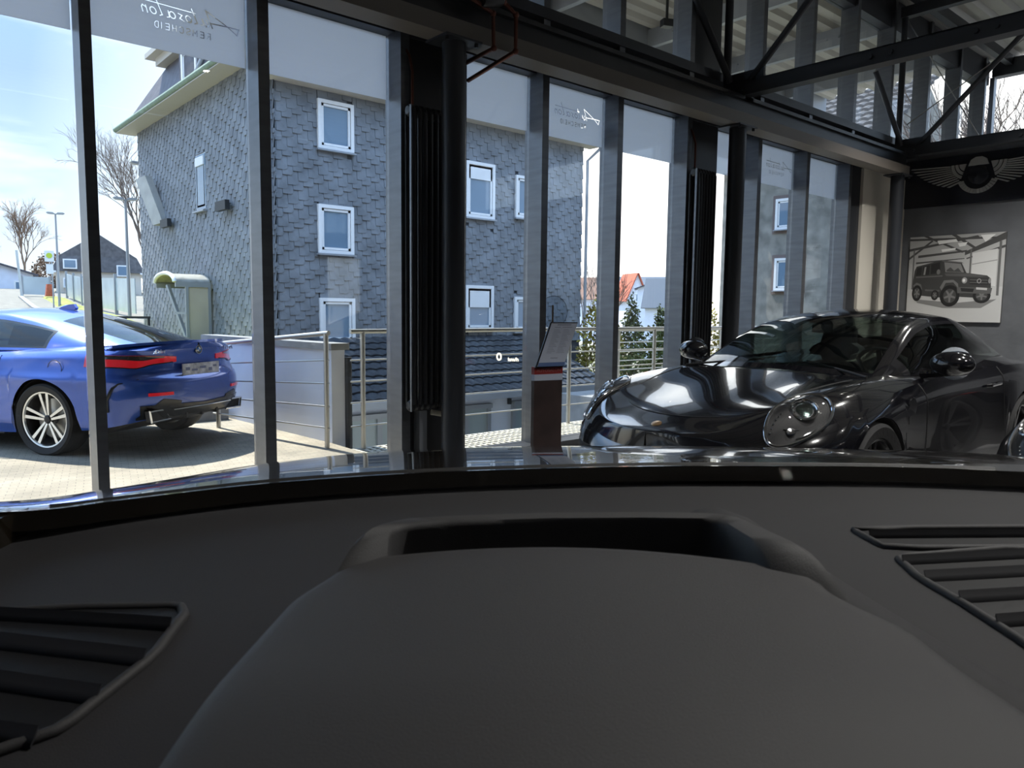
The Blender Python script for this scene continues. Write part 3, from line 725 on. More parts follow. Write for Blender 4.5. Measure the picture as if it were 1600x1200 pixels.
b = MB(); b.tube([(HX1+.3, HY-.3, ZT+.08), (HX1+.3, HY-.26, ZT-.05), (HX1+.06, HY-.06, ZT-.35), (HX1+.06, HY-.06, R(-2))], .04, 10); b.build('downpipe', 'grey_metal', house, world=True)
b = MB(); b.box(HX-.42, HX+.1, HY+.3, HY1+.4, ZL-.02, ZL+.05); b.box(HX-.42, HX-.38, HY+.3, HY1+.4, ZL, ZL+.12); b.build('side_eave', 'soffit', house, smooth=None, world=True)
b = MB(); b.tube([(HX-.40, HY+.1, ZL+.08), (HX-.40, HY1+.45, ZL+.08)], .075, 12); b.build('side_gutter', 'green_gutter', house, world=True)
# mansard
zt = R(6.05); ins = .95
A = [(HX-.3,HY+.1,ZL+.05),(HX1+.2,HY+.1,ZL+.05),(HX1+.2,HY1+.35,ZL+.05),(HX-.3,HY1+.35,ZL+.05)]
B = [(HX+.10,HY+.5,zt),(HX1-.8,HY+.5,zt),(HX1-.8,HY1-2.7,zt),(HX+.10,HY1-2.7,zt)]
b = MB(); b.add(A+B, [(3,2,1,0),(4,5,6,7)]+[(i,(i+1)%4,4+(i+1)%4,4+i) for i in range(4)]); b.build('mansard_roof', 'slate_roof', house, smooth=None, world=True)
b = MB(); b.box(B[0][0]-.22, B[1][0]+.3, B[0][1]-.1, B[2][1]+.22, zt, zt+.2); b.box(B[0][0]-.4, B[1][0]+.4, B[0][1]-.2, B[2][1]+.5, zt+.2, zt+.32); b.build('upper_cornice', 'soffit', house, smooth=None, world=True)
b = MB(); b.box(HX-.24, HX+1.0, 17.1, 18.5, ZL+.1, R(5.98)); b.build('dormer', 'slate_roof', house, smooth=None, world=True)
house_window(house, V(HX-.24, 17.1, 0), (0,1,0), (-1,0,0), .2, 1.2, ZL+.15, R(5.8), 0, .09, .03)
b = MB(); b.tube([(HX-.15, 16.7, R(5.95)), (HX-.2, 16.75, R(5.5)), (HX-.36, 17.05, R(5.0))], .05, 10); b.build('dormer_downpipe', 'grey_metal', house, world=True)

for y, z, lab in ((16.4, R(2.18), 'small black box lamp on the slate wall, nearer the house corner'), (20.4, R(2.13), 'small black box lamp on the slate wall under the slanted sign')):
    l = thing('wall_lamp', lab, 'lamp', (HX-.03, y, z), 0, 'black box lamps on the slate wall')
    b = MB(); b.box(-.12, -.02, -.3, .3, -.1, .1); b.build('lamp_body', 'lamp_black', l, smooth=None)
    b = MB(); b.box(-.02, .06, -.06, .06, -.05, .05); b.build('wall_plate', 'lamp_black', l, smooth=None)
sg = thing('sign_box', 'slanted pale sign box sticking out from the slate wall', 'sign', (HX, 21.3, R(2.1)))
b = MB(); b.prism([(-.55,.0),(-.1,-.05),(.62,1.18),(.17,1.25)], (-.05,0,.08), (-.28,.96,0), (0,0,1), (-.18,-.05,0)); b.build('sign_panel', pm('pale sign face', (.42,.41,.38), .5, var=(3,.15)), sg, smooth=None)
for q in (((.05,.0,.35),(-.12,.0,.4)), ((.05,.35,.95),(-.12,.3,.95))):
    b = MB(); b.bar(*q, .05, .05); b.build('bracket', 'grey_metal', sg, smooth=None)

MT['canopy_sheet'] = pm('weathered canopy sheet', (.30,.30,.27), .45, var=(6,.25))
dc = thing('door_canopy', 'grey-framed arched door canopy with a frosted side panel on the slate wall', 'canopy', (HX-.02, 18.2, R(-.8)))
Y0, Y1, X0, XP, ze_ = 17.5, 18.95, HX-.78, HX-.54, R(.55)
ym = (Y0+Y1)/2; ra = (Y1-Y0)/2
def W_(b, n, m, sm=None): return b.build(n, m, dc, smooth=sm, world=True)
P = [[(x, ym - ra*math.cos(PI*i/14), ze_ + .20*math.sin(PI*i/14)) for x in (X0, HX-.02)] for i in range(15)]
b = MB(); b.sheet(np.array(P), (0,0,.025)); W_(b, 'arched_roof', 'canopy_sheet', 30)
b = MB(); b.tube([(X0-.02, ym-(ra+.02)*math.cos(PI*i/16), ze_+.02+.21*math.sin(PI*i/16)) for i in range(17)], .045, 8); W_(b, 'arch_trim', 'white', 40)
for y in (Y0, Y1):
    b = MB(); b.box(X0, HX-.02, y-.03, y+.03, ze_-.09, ze_+.02); W_(b, 'eave_rail', 'grey_metal')
b = MB(); b.box(XP-.03, XP+.03, Y0-.03, Y0+.03, R(-1.4), ze_-.09); W_(b, 'side_post', 'grey_metal')
b = MB(); b.box(HX-.08, HX-.02, Y0-.03, Y0+.03, R(-1.4), ze_-.09); W_(b, 'wall_post', 'grey_metal')
b = MB(); b.box(XP+.03, HX-.08, Y0-.008, Y0+.008, R(-1.4), ze_-.09); W_(b, 'side_panel', pm('beige frosted panel', (.46,.41,.33), .5, var=(2,.1)))
b = MB(); b.bar((X0+.05, ym, ze_-.04), (XP, Y0+.02, R(-.75)), .07, .07); W_(b, 'brace', 'grey_metal')
b = MB(); b.bar((XP, Y0, R(-.12)), (XP-.22, Y0+.15, R(-.12)), .05, .05); W_(b, 'brace_tie', 'grey_metal')

# --- white garden wall, steps, railings -------------------------------------
gw = thing('garden_wall', 'low white rendered wall with grey coping behind the railing', 'wall', (3.62, 8.6, GND))
wa, wb, th = V(3.62, 7.06, 0), V(3.36, 10.1, 0), .16
d = unit(wb-wa); nrm = V(d[1], -d[0], 0)
b = MB(); b.prism([(0,0),(1,0),(1,1),(0,1)], wa+V(0,0,R(-2.5)), wb-wa, (0,0,R(-.42)-R(-2.5)), nrm*th); b.build('wall_body', 'render_white', gw, smooth=None, world=True)
b = MB(); b.prism([(-.015,0),(1.015,0),(1.015,1),(-.015,1)], wa-nrm*.03+V(0,0,R(-.42)), wb-wa, (0,0,.07), nrm*(th+.06)); b.build('coping', 'stone', gw, smooth=None, world=True)
b = MB(); b.cyl(wa+nrm*.2+V(0,0,R(-2.4)), wa+nrm*.2+V(0,0,R(-.5)), .04, n=12); b.build('drainpipe', 'steel_dark', gw, world=True)
sp = thing('stone_steps', 'grey stone steps climbing beside the white wall behind the blue car', 'steps', (3.3, 9.2, GND))
for k in range(4):
    b = MB(); b.box(2.75, 3.36, 9.3+.3*k, 10.6, GND+.0+.16*k, GND+.16*(k+1)); b.build('step', 'stone', sp, smooth=None, world=True)
def post(t, x, y, z0, z1, w=.05, m='stainless'):
    b = MB(); b.cyl((x,y,z0), (x,y,z1), w/2, n=16); b.build('post', m, t, world=True)
    b = MB(); b.cyl((x,y,z0), (x,y,z0+.012), w*1.1, n=20); b.build('foot_plate', m, t, world=True)
def railing(name, lab, pts, ztop, bars, posts, hr=.024):
    t = thing(name, lab, 'railing', (pts[0][0], pts[0][1], GND), 0)
    b = MB(); b.tube([(p[0], p[1], z) for p, z in zip(pts, ztop)], hr, 14); b.build('handrail', 'stainless', t, world=True)
    for q in bars:
        b = MB(); b.tube([(p[0], p[1], GND + (z-GND)*q) for p, z in zip(pts, ztop)], .0085, 8); b.build('rail_bar', 'stainless', t, world=True)
    for f in posts:
        p0, p1 = V(*pts[0]), V(*pts[-1]); p = p0 + (p1-p0)*f; z = ztop[0] + (ztop[-1]-ztop[0])*f
        post(t, p[0], p[1], GND-.02, z)
    return t
railing('steel_railing', 'stainless steel railing along the grating walkway, parallel to the glass', [(3.60,6.62),(12.2,6.62)], [R(-.215)]*2, (.2,.4,.58,.76), (.016,.355,.55,.74,.98))
railing('steel_railing', 'stainless steel railing slanting back from the corner post past the white wall', [(3.46,6.8),(3.02,8.85)], [R(-.235), R(-.42)], (.18,.37,.57,.77), (.02,.95))
rl2 = railing('steel_railing', 'lower steel stair railing of many bars beyond the walkway, in front of the bushes', [(9.4,8.3),(14.5,8.3)], [R(-.30)]*2, (.12,.26,.4,.54,.68,.82), (.02,.3,.6,.9), .018)
b = MB(); b.box(9.2, 14.8, 8.1, 9.4, LOW, GND-.03); tag(b.build('stair_landing', 'stone', smooth=None), 'pale landing slab carrying the lower stair railing', 'landing')

# --- low annex with the black tile roof --------------------------------------
an = thing('annex_building', 'low white annex with a black pantile roof below the railing', 'building', (9.2, 12.5, LOW))
AX0, AX1 = 6.05, 12.6
b = MB(); b.box(AX0, AX1, 11.62, 13.98, LOW, R(-1.72)); b.build('wall', 'render_white', an, smooth=None, world=True)
z0, z1 = R(-1.62), R(-.62); n = 200; P = []
ang = math.atan2(z1-z0, 13.98-11.4)
for r in range(9):      # courses of pantiles
    f0, f1 = r/9, (r+1)/9+.012
    G = []
    for f, lift in ((f0, .03), (f0+.002, .045), ((f0+f1)/2, .03), (f1, .008)):
        y = 11.4 + (13.98-11.4)*f; z = z0 + (z1-z0)*f
        G.append([(AX0-.12 + (AX1-AX0+.24)*i/n, y, z + lift + .028*abs(math.sin(PI*(AX1-AX0+.24)*i/n/.24))**.7*(1 if True else 0)) for i in range(n+1)])
    P.append(G)
b = MB()
for G in P: b.grid(np.array(G))
b.box(AX0-.12, AX1+.12, 11.42, 13.97, z0-.1, z0-.02)
b.prism([(11.4,z0-.02),(13.98,z0-.02),(13.98,z1)], (AX0-.1,0,0), (0,1,0), (0,0,1), (AX1-AX0+.2,0,0))
b.build('tile_roof', 'tile', an, smooth=35, world=True)
b = MB(); b.box(AX0-.15, AX1+.15, 11.28, 11.4, z0-.1, z0+.02); b.build('gutter', 'grey_metal', an, smooth=None, world=True)
b = MB(); b.box(AX0-.1, AX0-.03, 11.36, 11.42, LOW, z0-.05); b.build('downpipe', 'grey_metal', an, smooth=None, world=True)
for a, c in ((6.22,7.5),(8.2,9.42),(10.0,11.2)):
    b = MB(); b.box(a, c, 11.5, 11.62, R(-1.93), R(-1.84)); b.box(a, a+.08, 11.55, 11.63, LOW+1, R(-1.93)); b.box(c-.08, c, 11.55, 11.63, LOW+1, R(-1.93)); b.box((a+c)/2-.05, (a+c)/2+.05, 11.55, 11.63, LOW+1, R(-1.93)); f = b.build('window', 'grey_metal', an, smooth=None, world=True)
    b = MB(); b.box(a+.04, c-.04, 11.6, 11.615, LOW+1, R(-1.93)); b.build('pane', pm('annex pane', (.34,.4,.42), .15), f, smooth=None, world=True)
b = MB(); b.box(9.9, 9.96, 11.55, 11.64, R(-1.9), R(-1.78)); b.build('wall_light', 'lamp_black', an, smooth=None, world=True)

# --- grey rendered building on the right -------------------------------------
gb = thing('grey_building', 'grey roughcast building with white windows, seen through the right panes', 'building', (28, 13.4, LOW))
gx, gy0, gy1 = 24.0, 10.6, 16.15
b = MB(); b.box(gx+.08, 31, gy0, gy1, LOW, R(5.6)); b.build('wall', 'concrete', gb, smooth=None, world=True)
MT['surround'] = pm('brown surround', (.17,.13,.12), .8)
for a, c, z0_, z1_, sh in ((2.15,3.15,R(2.9),R(3.95),0), (2.20,3.2,R(.82),R(1.93),0), (4.25,5.3,R(3.05),R(4.15),0), (4.25,5.3,R(.82),R(1.93),0), (.75,1.35,R(2.7),R(3.8),0), (.75,1.35,R(.75),R(1.8),0)):
    house_window(gb, V(gx, gy1, 0), (0,-1,0), (-1,0,0), a, c, z0_, z1_, sh, .09, .0)
    b = MB(); b.obox((gx+.09, gy1-(a+c)/2, (z0_+z1_)/2), (.04,0,0), (0,(c-a)/2+.12,0), (0,0,(z1_-z0_)/2+.12)); b.build('window_surround', 'surround', gb, smooth=None, world=True)
b = MB(); P = []
for r in range(10):
    for f, l in ((r/10,.09),(r/10+.098,.0)):
        P.append([(gx-.5+3.8*f, gy0-.4+(gy1-gy0+.8)*i/72, R(5.45)+2.5*f+l+.05*abs(math.sin(PI*i/4))) for i in range(73)])
b.sheet(np.array(P), (0,0,-.12)); b.build('tile_roof', pm('weathered tiles', (.07,.066,.066), .7, var=(5,.3)), gb, smooth=None, world=True)
b = MB(); b.prism([(gx-.3,R(5.4)),(31.3,R(5.4)),(27.3,R(7.9))], (0,gy0,0), (1,0,0), (0,0,1), (0,gy1-gy0,0)); b.build('gable', 'concrete', gb, smooth=None, world=True)
b = MB(); b.tube([(gx-.55, gy0-.4, R(5.4)), (gx-.55, gy1+.4, R(5.4))], .08, 10); b.build('gutter', 'grey_metal', gb, world=True)
b = MB(); b.tube([(gx-.06, 11.2, R(5.3)), (gx-.06, 11.2, R(2)), (gx-.06, 10.9, R(-2))], .03, 8); b.build('downpipe', 'white', gb, world=True)

# --- far houses on the right ---------------------------------------------------
def gable_house(name, lab, c, w, d, h, rh, rz, wallm, roofm, ridge_along=True, wins=(), base=None):
    t = thing(name, lab, 'house', (c[0], c[1], base if base is not None else LOW), rz)
    z0 = 0; H = R(h) - (base if base is not None else LOW)
    b = MB(); b.box(-w/2, w/2, -d/2, d/2, z0, H); 
    b.prism([(-w/2,H),(w/2,H),(0,H+rh)], (0,-d/2,0), (1,0,0), (0,0,1), (0,d,0)); b.build('wall', wallm, t, smooth=None)
    b = MB()
    for s in (-1,1):
        nr = unit(V(s*rh, 0, w/2))*.12
        b.prism([(0,0),(1,0),(1,1),(0,1)], V(s*(w/2+.3), -d/2-.3, H-.3*rh/(w/2)), (0, d+.6, 0), (-s*(w/2+.3), 0, rh+.3*rh/(w/2)), nr)
    b.build('roof', roofm, t, smooth=None)
    for (x, z, ww, hh) in wins:
        b = MB(); b.box(x-ww/2, x+ww/2, -d/2-.04, -d/2+.02, H+z-hh/2, H+z+hh/2); f = b.build('window', 'white', t, smooth=None)
        b = MB(); b.box(x-ww/2+.1, x+ww/2-.1, -d/2-.05, -d/2-.04, H+z-hh/2+.1, H+z+hh/2-.1); b.build('pane', 'pane', f, smooth=None)
    return t
def dpt(px, Rr):
    a = yaw0 + math.atan((px-800)/1167.2); return (Rr*math.sin(a), Rr*math.cos(a))
yaw0 = rad(40.784)
def zpy(px, py, Rr): return ((600-py)/1167.2*math.cos(rad(5.555))-math.sin(rad(5.555)) + (px-800)/1167.2*.0112)*Rr*math.cos(math.atan((px-800)/1167.2))
rzf = lambda px: -(yaw0 + math.atan((px-800)/1167.2))
gable_house('red_roofed_house', 'white gabled house with a red tile roof beyond the bushes', dpt(982,90), 2.3, 3.4, zpy(982,463,90), 2.6, rzf(982)+.45, 'render_white', 'redtile', wins=((0,-.2,.35,1.0),))
gable_house('white_house', 'small white flat-gabled house right of the red roofed house', dpt(1008,78), 1.9, 3, zpy(1008,452,78), .35, rzf(1008), 'render_white', 'slate_roof', wins=())
gable_house('dark_roofed_house', 'house with a long dark slate roof behind the white gables', dpt(1030,125), 9, 15, zpy(1030,472,125), 4.0, rzf(1030)+PI/2, 'render_white', pm('blue slate', (.11,.13,.16), .5))
gable_house('brown_roofed_house', 'pale house with a brown tile roof, right beside the slate house edge', dpt(913,110), 6, 9, zpy(913,466,110), 2.9, rzf(915)+1.2, 'render_white', pm('brown tile', (.21,.11,.075), .8))
gable_house('grey_gabled_house', 'grey-roofed house at the right end of the distant row', dpt(1036,70), 2.6, 3, zpy(1036,474,70), 2.2, rzf(1036)+1.35, 'render_white', pm('dark grey roof', (.09,.11,.14), .5))

# --- shrubs and trees ------------------------------------------------------------
def leaves(b, c, r, n, s, squash=1.0, taper=0.0):
    for _ in range(n):
        q = rng.normal(size=3); q = q/np.linalg.norm(q)*rng.uniform(.55,1)**.7
        t = (q[2]+1)/2; k = 1 - taper*t
        p = V(*c) + q*V(r*k, r*k, r*squash)
        a = unit(rng.normal(size=3)); e = unit(np.cross(a, rng.normal(size=3))); sz = s*rng.uniform(.6,1.3)
        b.add([p, p+a*sz*.5+e*sz*.28, p+a*sz, p+a*sz*.5-e*sz*.28], [(0,1,2,3)])
def shrub(name, lab, cat, c, h, r, n, s, m, taper=.2, group=None):
    t = thing(name, lab, cat, c, 0, group)
    b = MB(); b.tube([(0,0,-.1),(0.03,0,h*.3),(0,0.02,h*.75)], [.06,.05,.02], 7)
    for k in range(7):
        a = k*2.4; b.tube([(0,0,h*(.2+.07*k)), (.6*r*math.cos(a), .6*r*math.sin(a), h*(.38+.07*k))], [.025,.01], 5)
    b.build('stem', 'bark', t)
    b = MB(); leaves(b, (0,0,h*.55), r, n, s, h*.5/r, taper); b.build('foliage', m, t, smooth=None)
    return t
zb = LOW
shrub('yellow_shrub', 'yellow-green shrub right beside the slate house corner', 'shrub', (14.2,13.0,zb), 4.5, .75, 2600, .13, 'leaf_yellow', .2)
shrub('laurel_bush', 'dense green bush low behind the railing, left of the conifers', 'shrub', (13.9,11.2,zb), 3.75, .95, 2800, .12, 'leaf', .1)
for k, (x, y, h, r) in enumerate(((15.75,13.3,4.5,.8),(16.45,12.9,4.25,.65),(16.3,14.6,4.05,.6))):
    shrub('conifer_bush', ('tallest pointed conifer bush in front of the white gabled house', 'pointed conifer bush right of the tallest one', 'lower conifer bush between the two pointed ones')[k], 'shrub', (x,y,zb), h, r, 3600, .10, 'conifer', .75, 'conifer bushes')
shrub('hedge_bush', 'yellow-green bush right of the conifers at the pane edge', 'shrub', (16.7,11.5,zb), 4.3, .55, 2200, .11, 'leaf_yellow', .3)
shrub('hedge_bush', 'olive bush below the railing bars, in front of the conifers', 'shrub', (15.4,11.2,zb), 3.75, .75, 3000, .12, 'leaf', .1)

def bare_tree(name, lab, base, H, m, seed, spread=.55, lv=6, lean=(0,0), r0=.16):
    r = random.Random(seed); b = MB()
    def grow(p, d, L, rad_, k):
        q = p + d*L; mid = p + d*L*.5 + V(r.uniform(-.05,.05), r.uniform(-.05,.05), .02)*L
        b.tube([p, mid, q], [rad_, rad_*.86, rad_*.7], 6 if k < 3 else 4, caps=False)
        if k == 0: return
        for i in range(3 if k > 1 else 2):
            a = r.uniform(0, 2*PI); sp = spread*r.uniform(.6,1.25); o = unit(np.cross(d, V(math.cos(a), math.sin(a), .3)))
            grow(q if i else p+d*L*r.uniform(.6,.95), unit(d*math.cos(sp) + o*math.sin(sp) + V(0,0,.08)), L*r.uniform(.62,.82), rad_*(.66 if i else .6), k-1)
    grow(V(0,0,0), unit(V(lean[0], lean[1], 1)), H*.27, r0, lv)
    b.v = [(p[0]+base[0], p[1]+base[1], p[2]+base[2]) for p in b.v]
    return tag(b.build(name, m), lab, 'tree', 'bare winter trees')
bare_tree('bare_tree', 'bare winter tree half hidden by the left edge of the slate house', (10.35,39.0,R(.6)), 8.4, 'bark', 3, .42, 7, (-.02,0), .075)
bare_tree('bare_tree', 'reddish bare tree at the far left behind the lamp posts', (10.2,74,R(1.0)), 8.2, 'twig_red', 11, .44, 7, (0,0), .11)
bare_tree('bare_tree', 'smaller bare tree at the left edge of the frame', (5.8,76,R(1.0)), 6.2, 'bark', 5, .5, 7, (.05,0), .09)
bare_tree('bare_tree', 'thin bare tree beside the right edge of the slate house', (19.0,18.2,R(-4.2)), 7.4, 'bark', 8, .4, 6, (.05,0), .07)
bare_tree('bare_tree', 'bare tree seen through the end window at the right edge', (24.0,5.6,R(-4.2)), 12.4, 'bark', 21, .42, 7, (.0,0), .12)

# --- left distance: road side, lamp posts, barrier, house --------------------------
def lamp_post(x, y, z0, z1, lab, arms=2, az=0.0):
    t = thing('street_lamp', lab, 'street lamp', (x, y, z0), az)
    h = z1-z0
    b = MB(); b.cyl((0,0,0), (0,0,h), .055, .035, 12); b.build('pole', 'grey_metal', t)
    for s in ((-1,1) if arms == 2 else (1,)):
        b = MB(); b.bar((0,0,h-.02), (s*.1,0,h+.02), .04, .04); b.build('arm', 'grey_metal', t, smooth=None)
        b = MB(); b.prism([(.04,0),(.08,.05),(.28,.06),(.34,.03),(.28,-.01),(.06,-.02)], (0,-.13,h), (s,0,0), (0,0,1), (0,.26,0)); b.build('lamp_head', 'grey_metal', t, smooth=None)
lamp_post(6.17, 25.25, R(-.34), R(3.25), 'double-headed street lamp just left of the slate house', 2, rad(-14))
lamp_post(6.38, 37.46, R(0), R(3.94), 'double-headed street lamp farther left, in front of the far house', 2, rad(-12))
lamp_post(6.45, 24.3, R(-.6), R(4.2), 'street lamp whose head peeks out above the bare tree at the slate house edge', 1, rad(172))
gt = thing('barrier_fence', 'row of pale see-through barrier panels along the road on the left', 'fence', (6, 31, R(0)))
def fpt(f): return V(3.0 + 5.6*(1-f)**1.0, 60 - 31.5*f, 0)
MT['panelglass'] = pm('pale frosted panel', (.44,.50,.53), .25, var=(1.2,.12))
fx = [(8.2,46.0),(7.9,42.6),(7.6,39.2),(7.2,35.8),(6.95,32.6),(6.8,29.6),(6.7,26.7)]
for k in range(len(fx)-1):
    (xa, ya), (xb, yb) = fx[k], fx[k+1]; za, zb_ = R(float(yr(ya))-1.37), R(float(yr(yb))-1.37)
    b = MB(); b.prism([(0,0),(1,0),(1,1),(0,1)], (xa,ya,za+.1), (xb-xa, yb-ya, zb_-za), (0,0,1.15), (.03,0,0)); b.build('panel', 'panelglass', gt, smooth=None, world=True)
    b = MB(); b.box(xa-.05, xa+.05, ya-.05, ya+.05, za-.2, za+1.4); b.build('fence_post', 'grey_metal', gt, smooth=None, world=True)
gt2 = thing('barrier_fence', 'short pale barrier panel set back at the far left by the red post', 'fence', (6, 50, R(.6)))
b = MB(); b.prism([(0,0),(1,0),(1,1),(0,1)], (6.4,47.6,R(.62)), (1.25,-.3,-.02), (0,0,.95), (.05,0,0)); b.build('panel', 'panelglass', gt2, smooth=None, world=True)
b = MB()
for q in (6.4, 7.65): b.box(q-.04, q+.04, 47.6-.24*(q-6.4)-.04, 47.6-.24*(q-6.4)+.04, R(.3), R(1.62))
b.build('fence_post', 'grey_metal', gt2, smooth=None, world=True)
b = MB(); b.prism([(0,0),(.4,0),(.32,.62),(.08,.62)], (7.0,44.6,R(.5)), (1,0,0), (0,0,1), (0,.3,0)); tag(b.build('traffic_barrier', 'redtile', smooth=None), 'small red roadwork barrier beside the pale panels', 'barrier')
b = MB(); b.sheet(np.array([[(x+o, y, R(float(yr(y))-1.40)+(.08 if 0 < o < 1.3 else -.05)) for o in (0, .2, .7, 1.3)] for x, y in [(4.9,22.4),(5.25,26),(5.6,30),(6.0,35),(6.5,40),(7.0,46)]]), (0,0,-.3))
tag(b.build('grass_verge', 'grass', smooth=None), 'strip of yellow-green grass along the road under the barrier panels', 'grass', None, 'stuff')
b = MB(); b.sheet(np.array([[(x+o, y, R(float(yr(y))-1.40)+.07) for o in (0, .2)] for x, y in [(4.0,22.4),(4.3,26),(4.6,30),(5.0,35),(5.5,40),(6.0,46)]]), (0,0,-.3))
tag(b.build('kerb', 'stone', smooth=None), 'dark kerb line curving along the road at the far left', 'kerb')
hd = thing('handrail_fence', 'dark metal rail in front of the slate house foot, behind the blue car', 'railing', (5.2, 22.4, R(-.55)))
b = MB(); b.bar((4.6,22.6,R(-.28)), (5.95,22.2,R(-.28)), .06, .06); b.build('top_rail', 'lamp_black', hd, smooth=None, world=True)
for x in (4.65, 5.35, 5.9):
    b = MB(); b.bar((x, 22.6-.3*(x-4.6), R(-.9)), (x, 22.6-.3*(x-4.6), R(-.28)), .06, .06); b.build('rail_post', 'lamp_black', hd, smooth=None, world=True)
# house with the mansard roof, far left
fh = thing('mansard_house', 'pale house with a dark mansard roof, cut by the first black mullion', 'house', (11.65, 54.8, R(.6)), rad(-12))
b = MB(); b.box(-2.35, 2.35, -2, 4, 0, R(2.2)-R(.6)); b.build('wall', pm('pale ochre render', (.62,.57,.5), .85), fh, smooth=None)
zz = R(2.15)-R(.6)
b = MB(); b.add([(-2.6,-2.2,zz),(2.6,-2.2,zz),(2.6,4.2,zz),(-2.6,4.2,zz),(-2.15,-2.05,zz+.95),(2.15,-2.05,zz+.95),(2.15,4,zz+.95),(-2.15,4,zz+.95),(0,-2.0,zz+2.4),(0,4,zz+2.4)], [(0,1,5,4),(1,2,6,5),(2,3,7,6),(3,0,4,7),(4,5,8),(6,7,9),(5,6,9,8),(7,4,8,9),(3,2,1,0)])
b.build('mansard_roof', pm('dark shingle', (.10,.095,.10), .7, var=(5,.3)), fh, smooth=None)
b = MB(); b.box(2.3,2.75,-2.3,4.2,zz-.08,zz+.02); b.box(-2.75,-2.3,-2.3,4.2,zz-.08,zz+.02); b.build('eave', 'white', fh, smooth=None)
for x, z, w_, h_ in ((-1.55,zz+.45,.75,.6),(1.35,zz+.12,.75,.7),(-1.45,zz-.7,1.0,.6),(1.45,zz-.95,.65,.4)):
    b = MB(); b.box(x-w_/2, x+w_/2, -2.32, -1.9, z-h_/2, z+h_/2); f = b.build('window', 'white', fh, smooth=None)
    b = MB(); b.box(x-w_/2+.08, x+w_/2-.08, -2.34, -2.32, z-h_/2+.08, z+h_/2-.08); b.build('pane', 'pane', f, smooth=None)
# bus stop sign, poles, small white buildings, far trees and hill
bx, by = dpt(84, 37.0)
bs = thing('bus_stop_sign', 'small bus stop sign with a yellow-green disc, left of the farther lamp post', 'sign', (bx, by, R(.0)), rad(-10))
b = MB(); b.cyl((0.05,0,-.3), (0.05,0,2.3), .03, n=10); b.build('pole', 'grey_metal', bs)
b = MB(); b.box(-.2, .14, -.03, .03, 1.85, 2.3); b.build('sign_plate', 'white', bs, smooth=None)
b = MB(); b.lathe([(0,-.01),(.11,-.01),(.11,.0),(0,.0)], (-.03,-.035,2.1), (0,1,0), 20); b.build('sign_disc', 'yellow', bs)
b = MB(); b.box(-.16, .1, -.03, .03, 1.35, 1.75); b.build('timetable', 'white', bs, smooth=None)
for k, (x, y, z, lab) in enumerate(((4.1,48,R(3.0),'slim pale pole at the far left beside the white building'), (6.3,47,R(2.9),'slim pale pole between the reddish tree and the lamp post'), (2.6,50,R(1.9),'short pale post in front of the white building at the far left'))):
    b = MB(); b.cyl((x,y,R(.3)), (x-.15 if k==1 else x,y,z), .06, n=10); tag(b.build('pole', 'barrier'), lab, 'pole')
gable_house('white_building', 'low white building with dark windows at the far left edge', (6.3,66), 6.2, 6, 2.2, 1.0, rad(-5), 'render_white', 'slate_roof', wins=((-1.5,-.9,.5,.9),(0.6,-.9,.5,.9),(2.2,-.9,.5,.9)), base=R(.2))
for k, (x, y, h_, r_, m_, lab) in enumerate(((1.5,80,2.6,2.4,'twig_red','brown leafless hedge behind the white building at the left edge'), (7.5,80,3.2,2.2,'leaf_yellow','olive bush at the foot of the reddish bare tree'), (13.0,78,3.4,2.0,'twig_red','russet bush left of the far mansard house'))):
    shrub('roadside_bush', lab, 'shrub', (x,y,R(1.2)), h_, r_, 1500, .3, m_, .2)
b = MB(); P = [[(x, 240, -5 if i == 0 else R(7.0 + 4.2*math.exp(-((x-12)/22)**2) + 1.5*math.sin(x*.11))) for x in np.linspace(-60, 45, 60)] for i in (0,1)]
b.sheet(np.array(P), (0,40,0)); tag(b.build('far_hill', pm('hazy hill', (.22,.30,.38), .95), smooth=None), 'hazy blue hill on the horizon at the far left', 'hill')
